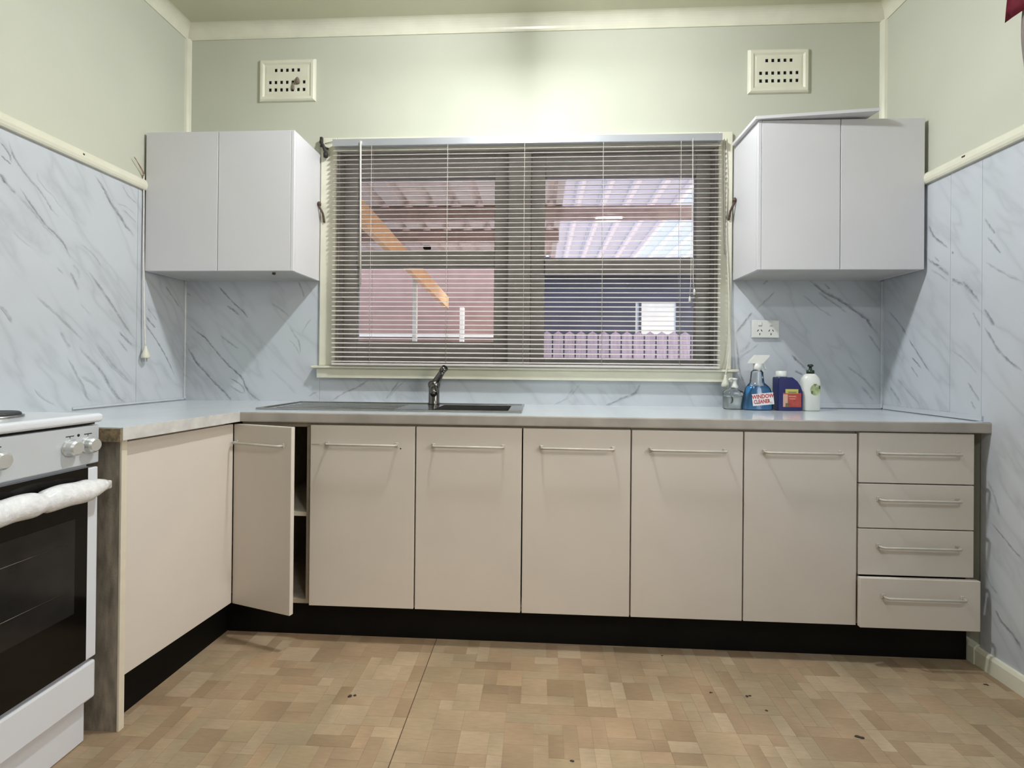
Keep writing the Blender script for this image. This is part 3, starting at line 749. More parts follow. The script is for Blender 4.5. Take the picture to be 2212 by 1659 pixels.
b = bm_new(); prism(b, [(0.656, -0.577), (0.656+en.x*0.003, -0.580), (0.617+en.x*0.003, -1.084), (0.617, -1.084)], ZB-0.0005, WT+0.0002)
part('front_edge', b, edge_l, e)
part('raw_end', B(0.012, 0.617, -1.090, -1.0845, ZB-0.004, WT-0.003), rawcut, e)

# sealing strips at the worktop's back
b = bm_new(); box(b, W-0.0105, W-0.0035, -0.545, -0.02, WT+0.0025, WT+0.022, 0.001)
box(b, W-0.030, W-0.0035, -0.574, -0.548, WT+0.0008, WT+0.0030)
o = tag(obj('sealing_strip', b, marble_m), 'pale sealing strip along the worktop at the right wall', 'sealing strip')
b = bm_new(); box(b, 3.17, W-0.012, -0.0105, -0.0035, WT+0.003, WT+0.024, 0.001)
tag(obj('sealing_strip', b, marble_m), 'short pale sealing strip behind the worktop in the right corner', 'sealing strip')
b = bm_new(); box(b, 0.0035, 0.0105, -0.62, -0.014, WT+0.003, WT+0.012, 0.001)
tag(obj('sealing_strip', b, marble_m), 'pale sealing strip along the worktop at the left wall', 'sealing strip')

# sink
e = tag(empty('sink', (1.2, -0.27, WT)), 'stainless steel drop-in sink with drainer on the left', 'sink')
SX0, SX1, SYa, SYb = 0.655, 1.762, -0.468, -0.082; ZS = WT+0.0005
b = bm_new()
for q in ((SX0, HX0+0.012, SYa, SYb), (HX1-0.012, SX1, SYa, SYb), (HX0+0.012, HX1-0.012, SYa, HY0+0.012), (HX0+0.012, HX1-0.012, HY1-0.012, SYb)):
    box(b, q[0], q[1], q[2], q[3], ZS, ZS+0.003)
part('rim', b, steel, e)
b = bm_new()
for (x0, x1, y0, y1) in ((SX0, SX1, SYa, SYa+0.012), (SX0, SX1, SYb-0.012, SYb), (SX0, SX0+0.012, SYa+0.012, SYb-0.012), (SX1-0.012, SX1, SYa+0.012, SYb-0.012)):
    box(b, x0, x1, y0, y1, ZS+0.003, ZS+0.0075, 0.002, 2)
part('raised_lip', b, steel, e)
b = bm_new()
for i in range(5):
    y = SYa+0.075+i*0.055; box(b, SX0+0.05, SX0+0.56, y, y+0.020, ZS+0.003, ZS+0.0045, 0.001, 2)
part('drainer_ribs', b, steel, e)
b = bm_new(); t = 0.0015; x0, x1, y0, y1, zb = HX0+0.012, HX1-0.012, HY0+0.012, HY1-0.012, 0.755
box(b, x0-t, x0, y0, y1, zb, ZS+0.0015); box(b, x1, x1+t, y0, y1, zb, ZS+0.0015); box(b, x0, x1, y0-t, y0, zb, ZS+0.0015); box(b, x0, x1, y1, y1+t, zb, ZS+0.0015)
box(b, x0-t, x1+t, y0-t, y1+t, zb-t, zb)
part('bowl', b, steel, e)
b = bm_new(); lathe(b, [(0.0, 0), (0.045, 0), (0.045, 0.003), (0.03, 0.004), (0.0, 0.001)], ((x0+x1)/2, (y0+y1)/2, zb), 24); part('drain', b, chrome, e)

# mixer tap
e = tag(empty('mixer_tap', (1.327, -0.105, ZS+0.003)), 'chrome single-lever mixer tap behind the sink', 'tap')
tz = ZS+0.003
b = bm_new(); lathe(b, [(0.0, 0), (0.029, 0), (0.029, 0.006), (0.0265, 0.010), (0.0255, 0.075), (0.029, 0.085), (0.0295, 0.100), (0.022, 0.112), (0.0, 0.114)], (1.327, -0.105, tz), 24); part('body', b, chrome, e)
b = bm_new(); tube(b, smooth_pts([(1.327, -0.115, tz+0.045), (1.340, -0.18, tz+0.078), (1.356, -0.25, tz+0.078), (1.362, -0.275, tz+0.060)], 5), 0.016, 12)
part('spout', b, chrome, e)
b = bm_new()
L0, L1 = Vector((1.336, -0.105, tz+0.105)), Vector((1.374, -0.125, tz+0.165))
tube(b, [Vector((1.330, -0.105, tz+0.085)), L0, L0.lerp(L1, 0.6), L1], 0.012, 12, radii=[0.022, 0.020, 0.0150, 0.0140])
tube(b, [L1+Vector((-0.004, 0.004, -0.004)), L1+Vector((0.010, -0.008, 0.010))], 0.0165, 12)
part('lever', b, chrome, e)

# upper cabinets
def upper(x0, x1, y1, z0, z1, doors, label, edge_side, cat='cabinet'):
    e = tag(empty('wall_cabinet', ((x0+x1)/2, -0.14, z0)), label, cat, 'wall cabinets beside the window')
    t = 0.016; yb = -0.0035 if z0 < 1 else -0.0035
    b = bm_new(); box(b, x0, x0+t, y1+0.019, yb, z0, z1); box(b, x1-t, x1, y1+0.019, yb, z0, z1)
    box(b, x0+t, x1-t, y1+0.019, yb, z1-t, z1); box(b, x0+t, x1-t, yb-0.006, yb, z0+t, z1-t)
    part('carcass', b, laminate, e)
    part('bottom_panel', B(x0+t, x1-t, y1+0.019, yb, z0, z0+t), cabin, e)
    for a, c in doors: part('door', B(a, c, y1, y1+0.018, z0, z1, 0.0015, 2), laminate, e)
    a, c = edge_side; part('end_strip', B(a, c, y1, y1+0.0185, z0, z1, 0.0008), laminate, e)
    return e
e = upper(0.014, 0.714, -0.281, 1.512, 2.150, [(0.014, 0.3565), (0.3595, 0.6985)], 'white two-door wall cabinet left of the window', (0.7000, 0.714))
b = bm_new(); lathe(b, [(0, 0), (0.007, 0), (0.009, -0.006), (0.005, -0.010), (0, -0.010)], (0.60, -0.235, 1.512), 12); part('catch', b, rust, e)
upper(2.765, 3.452, -0.281, 1.515, 2.157, [(2.780, 3.1065), (3.1095, 3.452)], 'white two-door wall cabinet right of the window', (2.765, 2.7785))
# loose board lying on top of the right wall cabinet
b = bm_new()
pts = [(2.748, -0.292), (3.238, -0.326), (3.215, -0.15), (2.748, -0.03)]
lo = [b.verts.new((x, y, 2.1585 + 0.009*(x-2.75)/0.47)) for x, y in pts]; hi = [b.verts.new((v.co.x, v.co.y, v.co.z+0.013)) for v in lo]
b.faces.new(lo); b.faces.new(hi)
for i in range(4): b.faces.new((lo[i], lo[(i+1) % 4], hi[(i+1) % 4], hi[i]))
bmesh.ops.recalc_face_normals(b, faces=b.faces)
tag(obj('loose_board', b, laminate), 'white loose board lying crooked on top of the right wall cabinet', 'board')

# ================================================================== STOVE
e = tag(empty('stove', (0.28, -1.38, 0.0), 0), 'white freestanding electric stove with black glass oven door', 'stove')
Y0, Y1, XF = -1.650, -1.098, 0.545
part('body', B(0.02, XF-0.02, Y0, Y1, 0.055, 0.913, 0.003), enamel, e)
b = bm_new(); box(b, 0.02, 0.572, Y0-0.004, Y1+0.004, 0.918, 0.944, 0.010, 4)
part('cooktop', b, enamel, e)
part('shadow_gap', B(0.03, 0.550, Y0+0.004, Y1-0.004, 0.9125, 0.919), dark, e)
for (x, y, r) in ((0.40, -1.27, 0.075), (0.40, -1.50, 0.09), (0.17, -1.27, 0.09), (0.17, -1.50, 0.075)):
    b = bm_new(); lathe(b, [(0, 0.003), (r, 0.003), (r, 0.011), (r-0.004, 0.014), (r*0.3, 0.014), (r*0.28, 0.0115), (0, 0.0115)], (x, y, 0.944), 32)
    h = part('hotplate', b, iron, e)
    b = bm_new(); lathe(b, [(r+0.006, 0.0), (r+0.006, 0.006), (r+0.0005, 0.007), (r+0.0005, 0.0)], (x, y, 0.944), 32); sub('trim_ring', b, steel, h, e)
cp = part('control_panel', B(XF-0.02, 0.562, Y0+0.002, Y1-0.002, 0.802, 0.911, 0.003, 2), panelgrey, e)
def knob(y, z):
    b = bm_new(); prof = [(0, 0.026), (0.016, 0.026), (0.0205, 0.021), (0.022, 0.008), (0.0245, 0.005), (0.0245, 0.0)]
    for f in lathe(b, prof, (0, 0, 0), 24): f.smooth = False
    bmesh.ops.rotate(b, verts=b.verts, cent=(0, 0, 0), matrix=Matrix.Rotation(math.radians(90), 3, 'Y'))
    bmesh.ops.translate(b, verts=b.verts, vec=(0.562, y, z))
    k = part('knob', b, satin_k, e)
    b = bm_new(); box(b, 0.5620, 0.5624, y-0.012, y+0.012, z+0.030, z+0.0325); box(b, 0.5620, 0.5624, y-0.001, y+0.001, z+0.026, z+0.030); sub('dial_mark', b, dark, k, e)
satin_k = simple('silver_knob', (0.62, 0.63, 0.62), 0.25, 0.6, var=0.05, scale=20)
for y in (-1.136, -1.190, -1.374, -1.43, -1.486, -1.60): knob(y, 0.857)
b = bm_new(); lathe(b, [(0, 0.0005), (0.004, 0.0005), (0.004, 0)], (0, 0, 0), 12)
bmesh.ops.rotate(b, verts=b.verts, cent=(0, 0, 0), matrix=Matrix.Rotation(math.radians(90), 3, 'Y')); bmesh.ops.translate(b, verts=b.verts, vec=(0.562, -1.165, 0.888))
part('indicator_lamp', b, dark, e)
d = part('oven_door', B(XF-0.018, 0.560, Y0+0.002, Y1-0.002, 0.247, 0.790, 0.003, 2), enamel, e)
sub('door_glass', B(0.5602, 0.5630, Y0+0.036, Y1-0.036, 0.250, 0.793, 0.001), glassblk, d, e)
sub('inner_window', B(0.5632, 0.5636, Y0+0.085, Y1-0.075, 0.40, 0.66), ovenin, d, e)
b = bm_new()
for z in (0.47, 0.60): tube(b, [(0.5640, Y0+0.09, z), (0.5640, Y1-0.085, z)], 0.0012, 6)
sub('oven_rack', b, steel, d, e)
b = bm_new()
for y in (Y0+0.02, Y1-0.012): box(b, 0.560, 0.606, y-0.008, y+0.008, 0.728, 0.752, 0.004, 2)
tube(b, [(0.600, Y0+0.02, 0.741), (0.600, Y1-0.012, 0.741)], 0.010, 10)
hd = sub('door_handle', b, plasticg, d, e)
# bubble wrap bunched around the handle
b = bm_new(); n = 46; pts = []; rad = []
for i in range(n+1):
    t = i/n; y = (Y0+0.035)+t*(Y1-0.022-(Y0+0.035))
    pinch = 1-0.20*math.exp(-((y+1.305)/0.010)**2)-0.10*math.exp(-((y+1.165)/0.010)**2)-0.2*math.exp(-((y+1.45)/0.015)**2)
    endt = min(1, 0.55+t*14, 0.50+(1-t)*5)
    pts.append((0.600, y, 0.741+0.0015*math.sin(i*0.6))); rad.append(0.0305*pinch*endt*(1+0.02*math.sin(i*0.8)))
tube(b, pts, 0.03, 18, radii=rad)
wrap_m = simple('bubble_wrap', (0.80, 0.80, 0.80), 0.28, var=0.10, scale=60, bmp=0.9, bscale=150)
sub('bubble_wrap', b, wrap_m, d, e)
part('drawer_front', B(XF-0.02, 0.560, Y0+0.002, Y1-0.002, 0.128, 0.236, 0.006, 2), enamel, e)
part('plinth', B(0.04, XF-0.012, Y0+0.006, Y1-0.006, 0.0, 0.126, 0.004), enamel, e)
e.rotation_euler.z = 0

# ================================================================== BLIND
e = tag(empty('venetian_blind', (1.745, -0.05, 1.083)), 'grey white venetian blind with open slats over the window', 'blind')
XL0, XL1 = 0.800, 2.688
b = bm_new(); box(b, 0.797, 2.691, -0.066, -0.036, 2.172, 2.206, 0.002, 2); hr = part('head_rail', b, rail_m, e)
NS = 47; ZT, ZBt = 2.152, 1.106
def slat_mesh():
    bm = bm_new(); n = 5; wd = 0.0255; tl = math.radians(13); rows = []
    for k in range(n):
        s = -0.5+k/(n-1); y = s*wd; z = 0.0030*(1-4*s*s)
        yy = y*math.cos(tl)-z*math.sin(tl); zz = y*math.sin(tl)+z*math.cos(tl)
        rows.append((yy, zz))
    top = [[bm.verts.new((x, y, z+0.0003)) for y, z in rows] for x in (XL0-1.745, XL1-1.745)]
    bot = [[bm.verts.new((x, y, z-0.0003)) for y, z in rows] for x in (XL0-1.745, XL1-1.745)]
    for k in range(n-1):
        bm.faces.new((top[0][k], top[1][k], top[1][k+1], top[0][k+1])); bm.faces.new((bot[0][k+1], bot[1][k+1], bot[1][k], bot[0][k]))
    for k in (0, n-1): bm.faces.new((top[0][k], bot[0][k], bot[1][k], top[1][k]))
    for s in (0, 1): bm.faces.new(top[s]+list(reversed(bot[s])))
    bmesh.ops.recalc_face_normals(bm, faces=bm.faces)
    me = mesh_from(bm, 'slat'); me.materials.append(slat_m); return me
sm = slat_mesh()
for i in range(NS):
    z = ZT+(ZBt-ZT)*i/(NS-1)
    o = bpy.data.objects.new('slat', sm); C.objects.link(o); o.parent = e
    o.location = (random.uniform(-0.0015, 0.0015), 0, z-1.083)
    o.rotation_euler.x = math.radians(random.uniform(-1.5, 1.5) + (3 if i < 3 else 0))
part('bottom_rail', B(0.800, 2.688, -0.062, -0.038, 1.0850, 1.0975, 0.003, 2), slat_m, e)
for x in (0.995, 1.374, 1.751, 2.130, 2.498):
    b = bm_new()
    for y in (-0.0645, -0.0355): tube(b, [(x, y, 2.172), (x, y, 1.096)], 0.0008, 5)
    part('ladder_cord', b, cord_m, e)
b = bm_new(); tube(b, [(0.943, -0.074, 2.185), (0.946, -0.072, 1.80), (0.949, -0.072, 1.475)], 0.0042, 6); box(b, 0.938, 0.948, -0.076, -0.066, 2.178, 2.192, 0.001)
part('tilt_wand', b, cord_m, e)
b = bm_new(); tube(b, [(2.546, -0.073, 2.18), (2.549, -0.073, 1.9), (2.545, -0.073, 1.5), (2.541, -0.073, 1.425)], 0.0013, 5); tube(b, [(2.550, -0.073, 2.18), (2.552, -0.073, 1.8), (2.556, -0.073, 1.5), (2.562, -0.073, 1.46)], 0.0013, 5)
lathe(b, [(0, 0), (0.006, 0.002), (0.005, 0.022), (0.002, 0.028), (0, 0.028)], (2.541, -0.073, 1.40), 10); lathe(b, [(0, 0), (0.006, 0.002), (0.005, 0.022), (0.002, 0.028), (0, 0.028)], (2.562, -0.073, 1.435), 10)
part('lift_cord', b, cord_m, e)

# ================================================================== WALL FIXTURES
def vent(x0, x1, z0, z1, label, nest):
    e = tag(empty('wall_vent', ((x0+x1)/2, 0, z0)), label, 'vent', 'plaster vents high on the back wall')
    fr = 0.030; b = bm_new()
    def ring(a, d0, c, d1):   # sloped picture-frame ring between two rectangles
        R = [(x0+a, z0+a), (x1-a, z0+a), (x1-a, z1-a), (x0+a, z1-a)]; S = [(x0+c, z0+c), (x1-c, z0+c), (x1-c, z1-c), (x0+c, z1-c)]
        r_ = [b.verts.new((p[0], -d0, p[1])) for p in R]; s_ = [b.verts.new((p[0], -d1, p[1])) for p in S]
        for i in range(4): b.faces.new((r_[i], r_[(i+1) % 4], s_[(i+1) % 4], s_[i]))
    ring(0, 0.0, 0.003, 0.010); ring(0.003, 0.010, 0.010, 0.016); ring(0.010, 0.016, 0.022, 0.016); ring(0.022, 0.016, 0.030, 0.009); ring(0.030, 0.009, 0.040, 0.011)
    bmesh.ops.recalc_face_normals(b, faces=b.faces)
    part('frame', b, creamtrim, e)
    # grille with real square holes
    gx0, gx1, gz0, gz1 = x0+0.040, x1-0.040, z0+0.040, z1-0.040; gw, gh = gx1-gx0, gz1-gz0
    cols = 7; px = gw*0.96/cols; hs = px*0.50
    rowsz = [gz0+gh*0.14, gz0+gh*0.42, gz0+gh*0.90]; rowsn = [range(7), range(7), range(1, 6)]
    rowsz[2] = gz1-gh*0.13
    b = bm_new()
    xs = sorted({gx0, gx1, *[gx0+gw*0.02+(i+0.5)*px+s*hs/2 for i in range(cols) for s in (-1, 1)]})
    zs = sorted({gz0, gz1, *[z+s*hs*0.58 for z in rowsz for s in (-1, 1)]})
    hol = {(round(gx0+gw*0.02+(i+0.5)*px, 5), round(z, 5)) for z, rr in zip(rowsz, rowsn) for i in rr}
    for i in range(len(xs)-1):
        for j in range(len(zs)-1):
            cx, cz = (xs[i]+xs[i+1])/2, (zs[j]+zs[j+1])/2
            if any(abs(cx-h[0]) < hs*0.3 and abs(cz-h[1]) < hs*0.3 for h in hol): continue
            b.faces.new([b.verts.new(p) for p in ((xs[i], -0.011, zs[j]), (xs[i+1], -0.011, zs[j]), (xs[i+1], -0.011, zs[j+1]), (xs[i], -0.011, zs[j+1]))])
    bmesh.ops.remove_doubles(b, verts=b.verts, dist=1e-5)
    bmesh.ops.solidify(b, geom=list(b.faces), thickness=0.004)
    bmesh.ops.recalc_face_normals(b, faces=b.faces)
    part('grille', b, creamtrim, e)
    part('backing', B(gx0-0.005, gx1+0.005, -0.003, -0.001, gz0-0.005, gz1+0.005), dark, e)
    if nest:
        b = bm_new(); hx_ = gx0+gw*0.02+5.4*px
        lathe(b, [(0, -0.016), (0.010, -0.012), (0.013, 0.0), (0.008, 0.014), (0, 0.022)], (hx_, -0.016, rowsz[1]+0.002), 9)
        lathe(b, [(0, -0.018), (0.007, -0.012), (0.006, 0.006), (0.002, 0.022), (0, 0.024)], (hx_-0.022, -0.016, rowsz[0]+0.012), 9)
        part('insect_nest', b, mudm, e)
mudm = simple('dried_mud', (0.20, 0.155, 0.12), 0.9, var=0.3, scale=90, bmp=0.5, bscale=200)
vent(0.387, 0.682, 2.428, 2.645, 'cream plaster wall vent with a mud nest, above the left wall cabinet', True)
vent(2.830, 3.118, 2.421, 2.636, 'clean cream plaster wall vent above the right wall cabinet', False)

# power outlet
e = tag(empty('power_outlet', (2.918, -0.003, 1.235)), 'white double power outlet on the marble splashback', 'outlet')
part('plate', B(2.855, 2.982, -0.0155, -0.0034, 1.237, 1.322, 0.003, 2), plasticw, e)
for cx in (2.891, 2.944):
    part('switch', B(cx-0.008, cx+0.008, -0.0195, -0.0156, 1.296, 1.313, 0.0015), plasticw, e)
    part('switch_mark', B(cx-0.0075, cx+0.0075, -0.0162, -0.0156, 1.291, 1.295), plasticg, e)
    b = bm_new()
    for dx, dz, a in ((-0.0085, 1.272, 30), (0.0085, 1.272, -30), (0, 1.255, 0)):
        q = bm_new(); box(q, -0.0018, 0.0018, -0.0003, 0.0003, -0.005, 0.005)
        bmesh.ops.rotate(q, verts=q.verts, cent=(0, 0, 0), matrix=Matrix.Rotation(math.radians(a), 3, 'Y')); bmesh.ops.translate(q, verts=q.verts, vec=(cx+dx, -0.0157, dz))
        me = mesh_from(q, 't'); b.from_mesh(me); bpy.data.meshes.remove(me)
    part('socket_slots', b, dark, e)

# hanging leads
def plug(name_e, loc, e, ax):
    b = bm_new(); lathe(b, [(0, -0.018), (0.017, -0.018), (0.0185, -0.010), (0.016, 0.0), (0.0125, 0.010), (0.009, 0.020), (0.006, 0.032), (0.0045, 0.040), (0, 0.040)], loc, 16)
    p = part('plug', b, plug_m, e)
    b = bm_new()
    for dx in (-0.006, 0.006): box(b, loc[0]+dx-0.003, loc[0]+dx+0.003, loc[1]-0.0008, loc[1]+0.0008, loc[2]-0.034, loc[2]-0.018)
    sub('plug_pins', b, satin, p, e)
plug_m = simple('cream_plug', (0.70, 0.69, 0.58), 0.4, var=0.05, scale=30)
e = tag(empty('power_lead', (0.03, -0.288, 1.10)), 'white power lead and plug hanging by the left wall cabinet', 'power lead')
b = bm_new(); tube(b, smooth_pts([(0.009, -0.287, 1.955), (0.012, -0.289, 1.80), (0.016, -0.292, 1.60), (0.022, -0.292, 1.35), (0.028, -0.290, 1.165)], 6), 0.0032, 8); part('cord', b, cord_m, e)
b = bm_new()
for k in (0, 1): tube(b, smooth_pts([(0.010, -0.288, 1.945), (0.014+0.003*k, -0.305, 1.965+0.003*k), (0.018, -0.347-0.006*k, 2.005+0.002*k)], 4), 0.0014, 6)
part('bare_wire', b, copper, e)
plug('plug', (0.030, -0.290, 1.128), e, 'x')
e = tag(empty('power_lead', (2.715, -0.045, 1.0)), 'white power lead and plug hanging in front of the right window frame', 'power lead')
b = bm_new(); tube(b, smooth_pts([(2.722, -0.022, 2.20), (2.728, -0.024, 2.0), (2.726, -0.024, 1.75), (2.738, -0.026, 1.50), (2.742, -0.028, 1.30), (2.736, -0.040, 1.15), (2.716, -0.056, 1.055)], 6), 0.003, 8)
tube(b, smooth_pts([(2.712, -0.022, 2.20), (2.714, -0.022, 2.0), (2.718, -0.023, 1.8), (2.723, -0.0235, 1.64)], 5), 0.0022, 7)
part('cord', b, cord_m, e)
plug('plug', (2.715, -0.058, 1.018), e, 'y')

# curtain hardware left on the window frame
def hook(pts, r, label):
    b = bm_new(); tube(b, smooth_pts(pts, 5), r, 8); lathe(b, [(0, -0.012), (0.009, -0.009), (0.010, 0.004), (0.005, 0.012), (0, 0.012)], pts[0], 10)
    tag(obj('curtain_hook', b, rust), label, 'hook', 'rusty curtain hooks beside the window')
hook([(0.722, -0.040, 1.893), (0.726, -0.040, 1.875), (0.738, -0.032, 1.845), (0.741, -0.022, 1.805)], 0.0055, 'rusty curtain hook on the left side of the window')
hook([(2.757, -0.042, 1.893), (2.753, -0.042, 1.875), (2.742, -0.034, 1.845), (2.738, -0.022, 1.805)], 0.0055, 'rusty curtain hook on the right side of the window')
b = bm_new()
tube(b, smooth_pts([(0.722, -0.020, 2.222), (0.726, -0.035, 2.205), (0.741, -0.035, 2.18), (0.748, -0.03, 2.15)], 5), 0.008, 8)
lathe(b, [(0, -0.024), (0.011, -0.018), (0.012, 0.0), (0.006, 0.012), (0, 0.014)], (0.750, -0.034, 2.148), 10)
box(b, 0.716, 0.730, -0.03, 0.0, 2.205, 2.236, 0.002); tube(b, [(0.72, -0.028, 2.19), (0.76, -0.028, 2.175)], 0.005, 6)
tube(b, [(0.740, -0.022, 2.205), (0.797, -0.026, 2.214)], 0.0012, 5)
tag(obj('curtain_bracket', b, simple('blackened_metal', (0.03, 0.028, 0.025), 0.6, 0.3, var=0.4, scale=120)), 'blackened curtain bracket at the top left of the window', 'bracket')

# ceiling lamp fitting (its bulb light sits just under it)
e = tag(empty('ceiling_lamp', (LAMP[0], LAMP[1], CEIL)), 'white ceiling batten lamp holder', 'lamp')
b = bm_new(); lathe(b, [(0, CEIL), (0.06, CEIL), (0.058, CEIL-0.010), (0.030, CEIL-0.018), (0, CEIL-0.018)], (LAMP[0], LAMP[1], 0), 24); part('base', b, plasticw, e)
b = bm_new(); lathe(b, [(0, CEIL-0.018), (0.020, CEIL-0.018), (0.018, CEIL-0.040), (0, CEIL-0.040)], (LAMP[0], LAMP[1], 0), 20); part('socket', b, plasticw, e)

# ================================================================== BOTTLES
def text_mesh(txt, size, bold=0.0):
    cu = bpy.data.curves.new('lettering', 'FONT'); cu.body = txt; cu.size = size; cu.align_x = 'CENTER'; cu.align_y = 'CENTER'
    cu.extrude = 0.0001; cu.offset = bold; cu.resolution_u = 2
    o = bpy.data.objects.new('lettering', cu); C.objects.link(o)
    bpy.context.view_layer.update()
    me = bpy.data.meshes.new_from_object(o.evaluated_get(bpy.context.evaluated_depsgraph_get()))
    bpy.data.objects.remove(o); return me
def lettering(txt, size, x, y, z, rot, mat, par, bold=0.0, sx=1.0):
    me = text_mesh(txt, size, bold); me.materials.append(mat)
    M = Matrix.Translation((x, y, z)) @ Matrix.Rotation(rot, 4, 'Y') @ Matrix.Rotation(math.radians(90), 4, 'X') @ Matrix.Scale(sx, 4, (1, 0, 0))
    me.transform(M)
    o = bpy.data.objects.new('lettering', me); C.objects.link(o); o.parent = par; return o
red_m = simple('red_print', (0.50, 0.045, 0.05), 0.5, var=0.08, scale=40)
bluetext = simple('navy_print', (0.03, 0.04, 0.22), 0.5, var=0.1, scale=40)
white_lab = simple('white_label', (0.80, 0.80, 0.80), 0.4, var=0.02, scale=30)
blueliq = simple('blue_cleaner_liquid', (0.03, 0.24, 0.58), 0.15, var=0.12, scale=20)
navy_m = simple('navy_plastic', (0.010, 0.014, 0.105), 0.25, var=0.1, scale=8)
lotion_m = simple('white_lotion_plastic', (0.76, 0.77, 0.72), 0.25, var=0.02, scale=10)
dgreen = simple('dark_green_plastic', (0.012, 0.030, 0.016), 0.3, var=0.2, scale=30)
green_l = simple('pale_green_label', (0.42, 0.50, 0.26), 0.4, var=0.3, scale=60)
olive = simple('olive_print', (0.12, 0.13, 0.05), 0.5, var=0.2, scale=60)
yellow_l = simple('yellow_label', (0.55, 0.50, 0.12), 0.4, var=0.1, scale=40)
red_l = simple('red_label', (0.42, 0.06, 0.045), 0.4, var=0.25, scale=40)
peach_l = simple('peach_label', (0.62, 0.38, 0.30), 0.4, var=0.12, scale=40)
BY = -0.145
def superlathe(bm, secs, cx, cy, n=28, p=3.0):
    """stack of rounded-rectangle sections (half width, half depth, z, x shift)"""
    rings = []
    for hw, hd, z, dx in secs:
        ring = []
        for i in range(n):
            a = 2*math.pi*i/n; ca, sa = math.cos(a), math.sin(a)
            ring.append(bm.verts.new((cx+dx+hw*math.copysign(abs(ca)**(2/p), ca), cy+hd*math.copysign(abs(sa)**(2/p), sa), z)))
        rings.append(ring)
    for a, c in zip(rings, rings[1:]):
        for i in range(n): bm.faces.new((a[i], a[(i+1) % n], c[(i+1) % n], c[i])).smooth = True
    bm.faces.new(list(reversed(rings[0]))); bm.faces.new(rings[-1])
    bmesh.ops.recalc_face_normals(bm, faces=bm.faces)
z0 = WT+0.0008
# window cleaner
cx = 2.824
e = tag(empty('spray_bottle', (cx, BY, z0)), 'clear spray bottle of blue window cleaner with a white trigger', 'bottle')
b = bm_new(); superlathe(b, [(0.062, 0.031, z0, 0), (0.064, 0.033, z0+0.006, 0), (0.064, 0.033, z0+0.030, 0), (0.058, 0.031, z0+0.075, 0.004), (0.050, 0.029, z0+0.098, 0.003), (0.040, 0.026, z0+0.110, 0.002)], cx, BY)
part('liquid', b, blueliq, e)
b = bm_new(); superlathe(b, [(0.066, 0.034, z0+0.001, 0), (0.0665, 0.0345, z0+0.006, 0), (0.0665, 0.0345, z0+0.030, 0), (0.0600, 0.0325, z0+0.075, 0.004), (0.0525, 0.0305, z0+0.098, 0.003), (0.042, 0.0275, z0+0.111, 0.002), (0.030, 0.022, z0+0.124, 0), (0.027, 0.020, z0+0.145, 0), (0.025, 0.019, z0+0.172, 0), (0.016, 0.016, z0+0.182, 0)], cx, BY)
part('bottle_body', b, clear_pl, e)
b = bm_new(); lathe(b, [(0, 0.178), (0.0175, 0.178), (0.0175, 0.212), (0, 0.212)], (cx+0.001, BY, z0), 20)
extrude_profile(b, [(cx-0.038, z0+0.212), (cx+0.020, z0+0.210), (cx+0.050, z0+0.243), (cx+0.050, z0+0.250), (cx-0.008, z0+0.250), (cx-0.036, z0+0.220)], 'y', BY-0.012, BY+0.012)
tr = part('trigger_head', b, plasticw, e)
b = bm_new(); tube(b, smooth_pts([(cx+0.026, BY, z0+0.226), (cx+0.029, BY, z0+0.205), (cx+0.038, BY, z0+0.184)], 4), 0.004, 8, radii=None); sub('trigger', b, plasticw, tr, e)
rt_ = math.radians(-6)
b = bm_new(); q = bm_new(); box(q, -0.047, 0.047, -0.0006, 0.0, -0.026, 0.027, 0.0)
bmesh.ops.rotate(q, verts=q.verts, cent=(0, 0, 0), matrix=Matrix.Rotation(rt_, 3, 'Y')); bmesh.ops.translate(q, verts=q.verts, vec=(cx+0.012, BY-0.0352, z0+0.050))
lab = part('label', q, white_lab, e)
lettering('WINDOW', 0.0255, cx+0.011, BY-0.0360, z0+0.0625, rt_, red_m, lab, 0.0009, 0.80)
lettering('CLEANER', 0.0235, cx+0.007, BY-0.0360, z0+0.0395, rt_, red_m, lab, 0.0009, 0.72)
b = bm_new(); box(b, cx+0.044, cx+0.054, BY-0.0362, BY-0.0358, z0+0.030, z0+0.040, 0.0); sub('label_mark', b, plasticg, lab, e)
# navy bottle
cx = 2.958
e = tag(empty('cleaner_bottle', (cx, BY, z0)), 'navy blue cleaner bottle with a white cap and red label', 'bottle')
b = bm_new()
prof = [(cx-0.052, z0), (cx+0.050, z0), (cx+0.054, z0+0.006), (cx+0.054, z0+0.085), (cx+0.046, z0+0.110), (cx+0.032, z0+0.132), (cx+0.010, z0+0.150), (cx-0.048, z0+0.151), (cx-0.052, z0+0.147)]
extrude_profile(b, prof, 'y', BY-0.030, BY+0.030)
bmesh.ops.bevel(b, geom=list(b.edges), offset=0.006, segments=3, profile=0.5, affect='EDGES', clamp_overlap=True)
part('bottle_body', b, navy_m, e)
b = bm_new(); lathe(b, [(0, 0.149), (0.0225, 0.149), (0.0235, 0.156), (0.0225, 0.176), (0.020, 0.178), (0, 0.178)], (cx-0.026, BY, z0), 24); part('cap', b, plasticw, e)
lab = part('label', B(cx-0.032, cx+0.047, BY-0.0306, BY-0.0300, z0+0.016, z0+0.080, 0), red_l, e)
sub('label_side', B(cx-0.032, cx-0.012, BY-0.0309, BY-0.0306, z0+0.018, z0+0.074, 0), peach_l, lab, e)
sub('label_banner', B(cx-0.022, cx+0.034, BY-0.0312, BY-0.0306, z0+0.078, z0+0.097, 0), yellow_l, lab, e)
for q in ((-0.008, 0.024, 0.063, 0.066), (-0.004, 0.022, 0.052, 0.0545)): sub('label_print', B(cx+q[0], cx+q[1], BY-0.0310, BY-0.0306, z0+q[2], z0+q[3]), peach_l, lab, e)
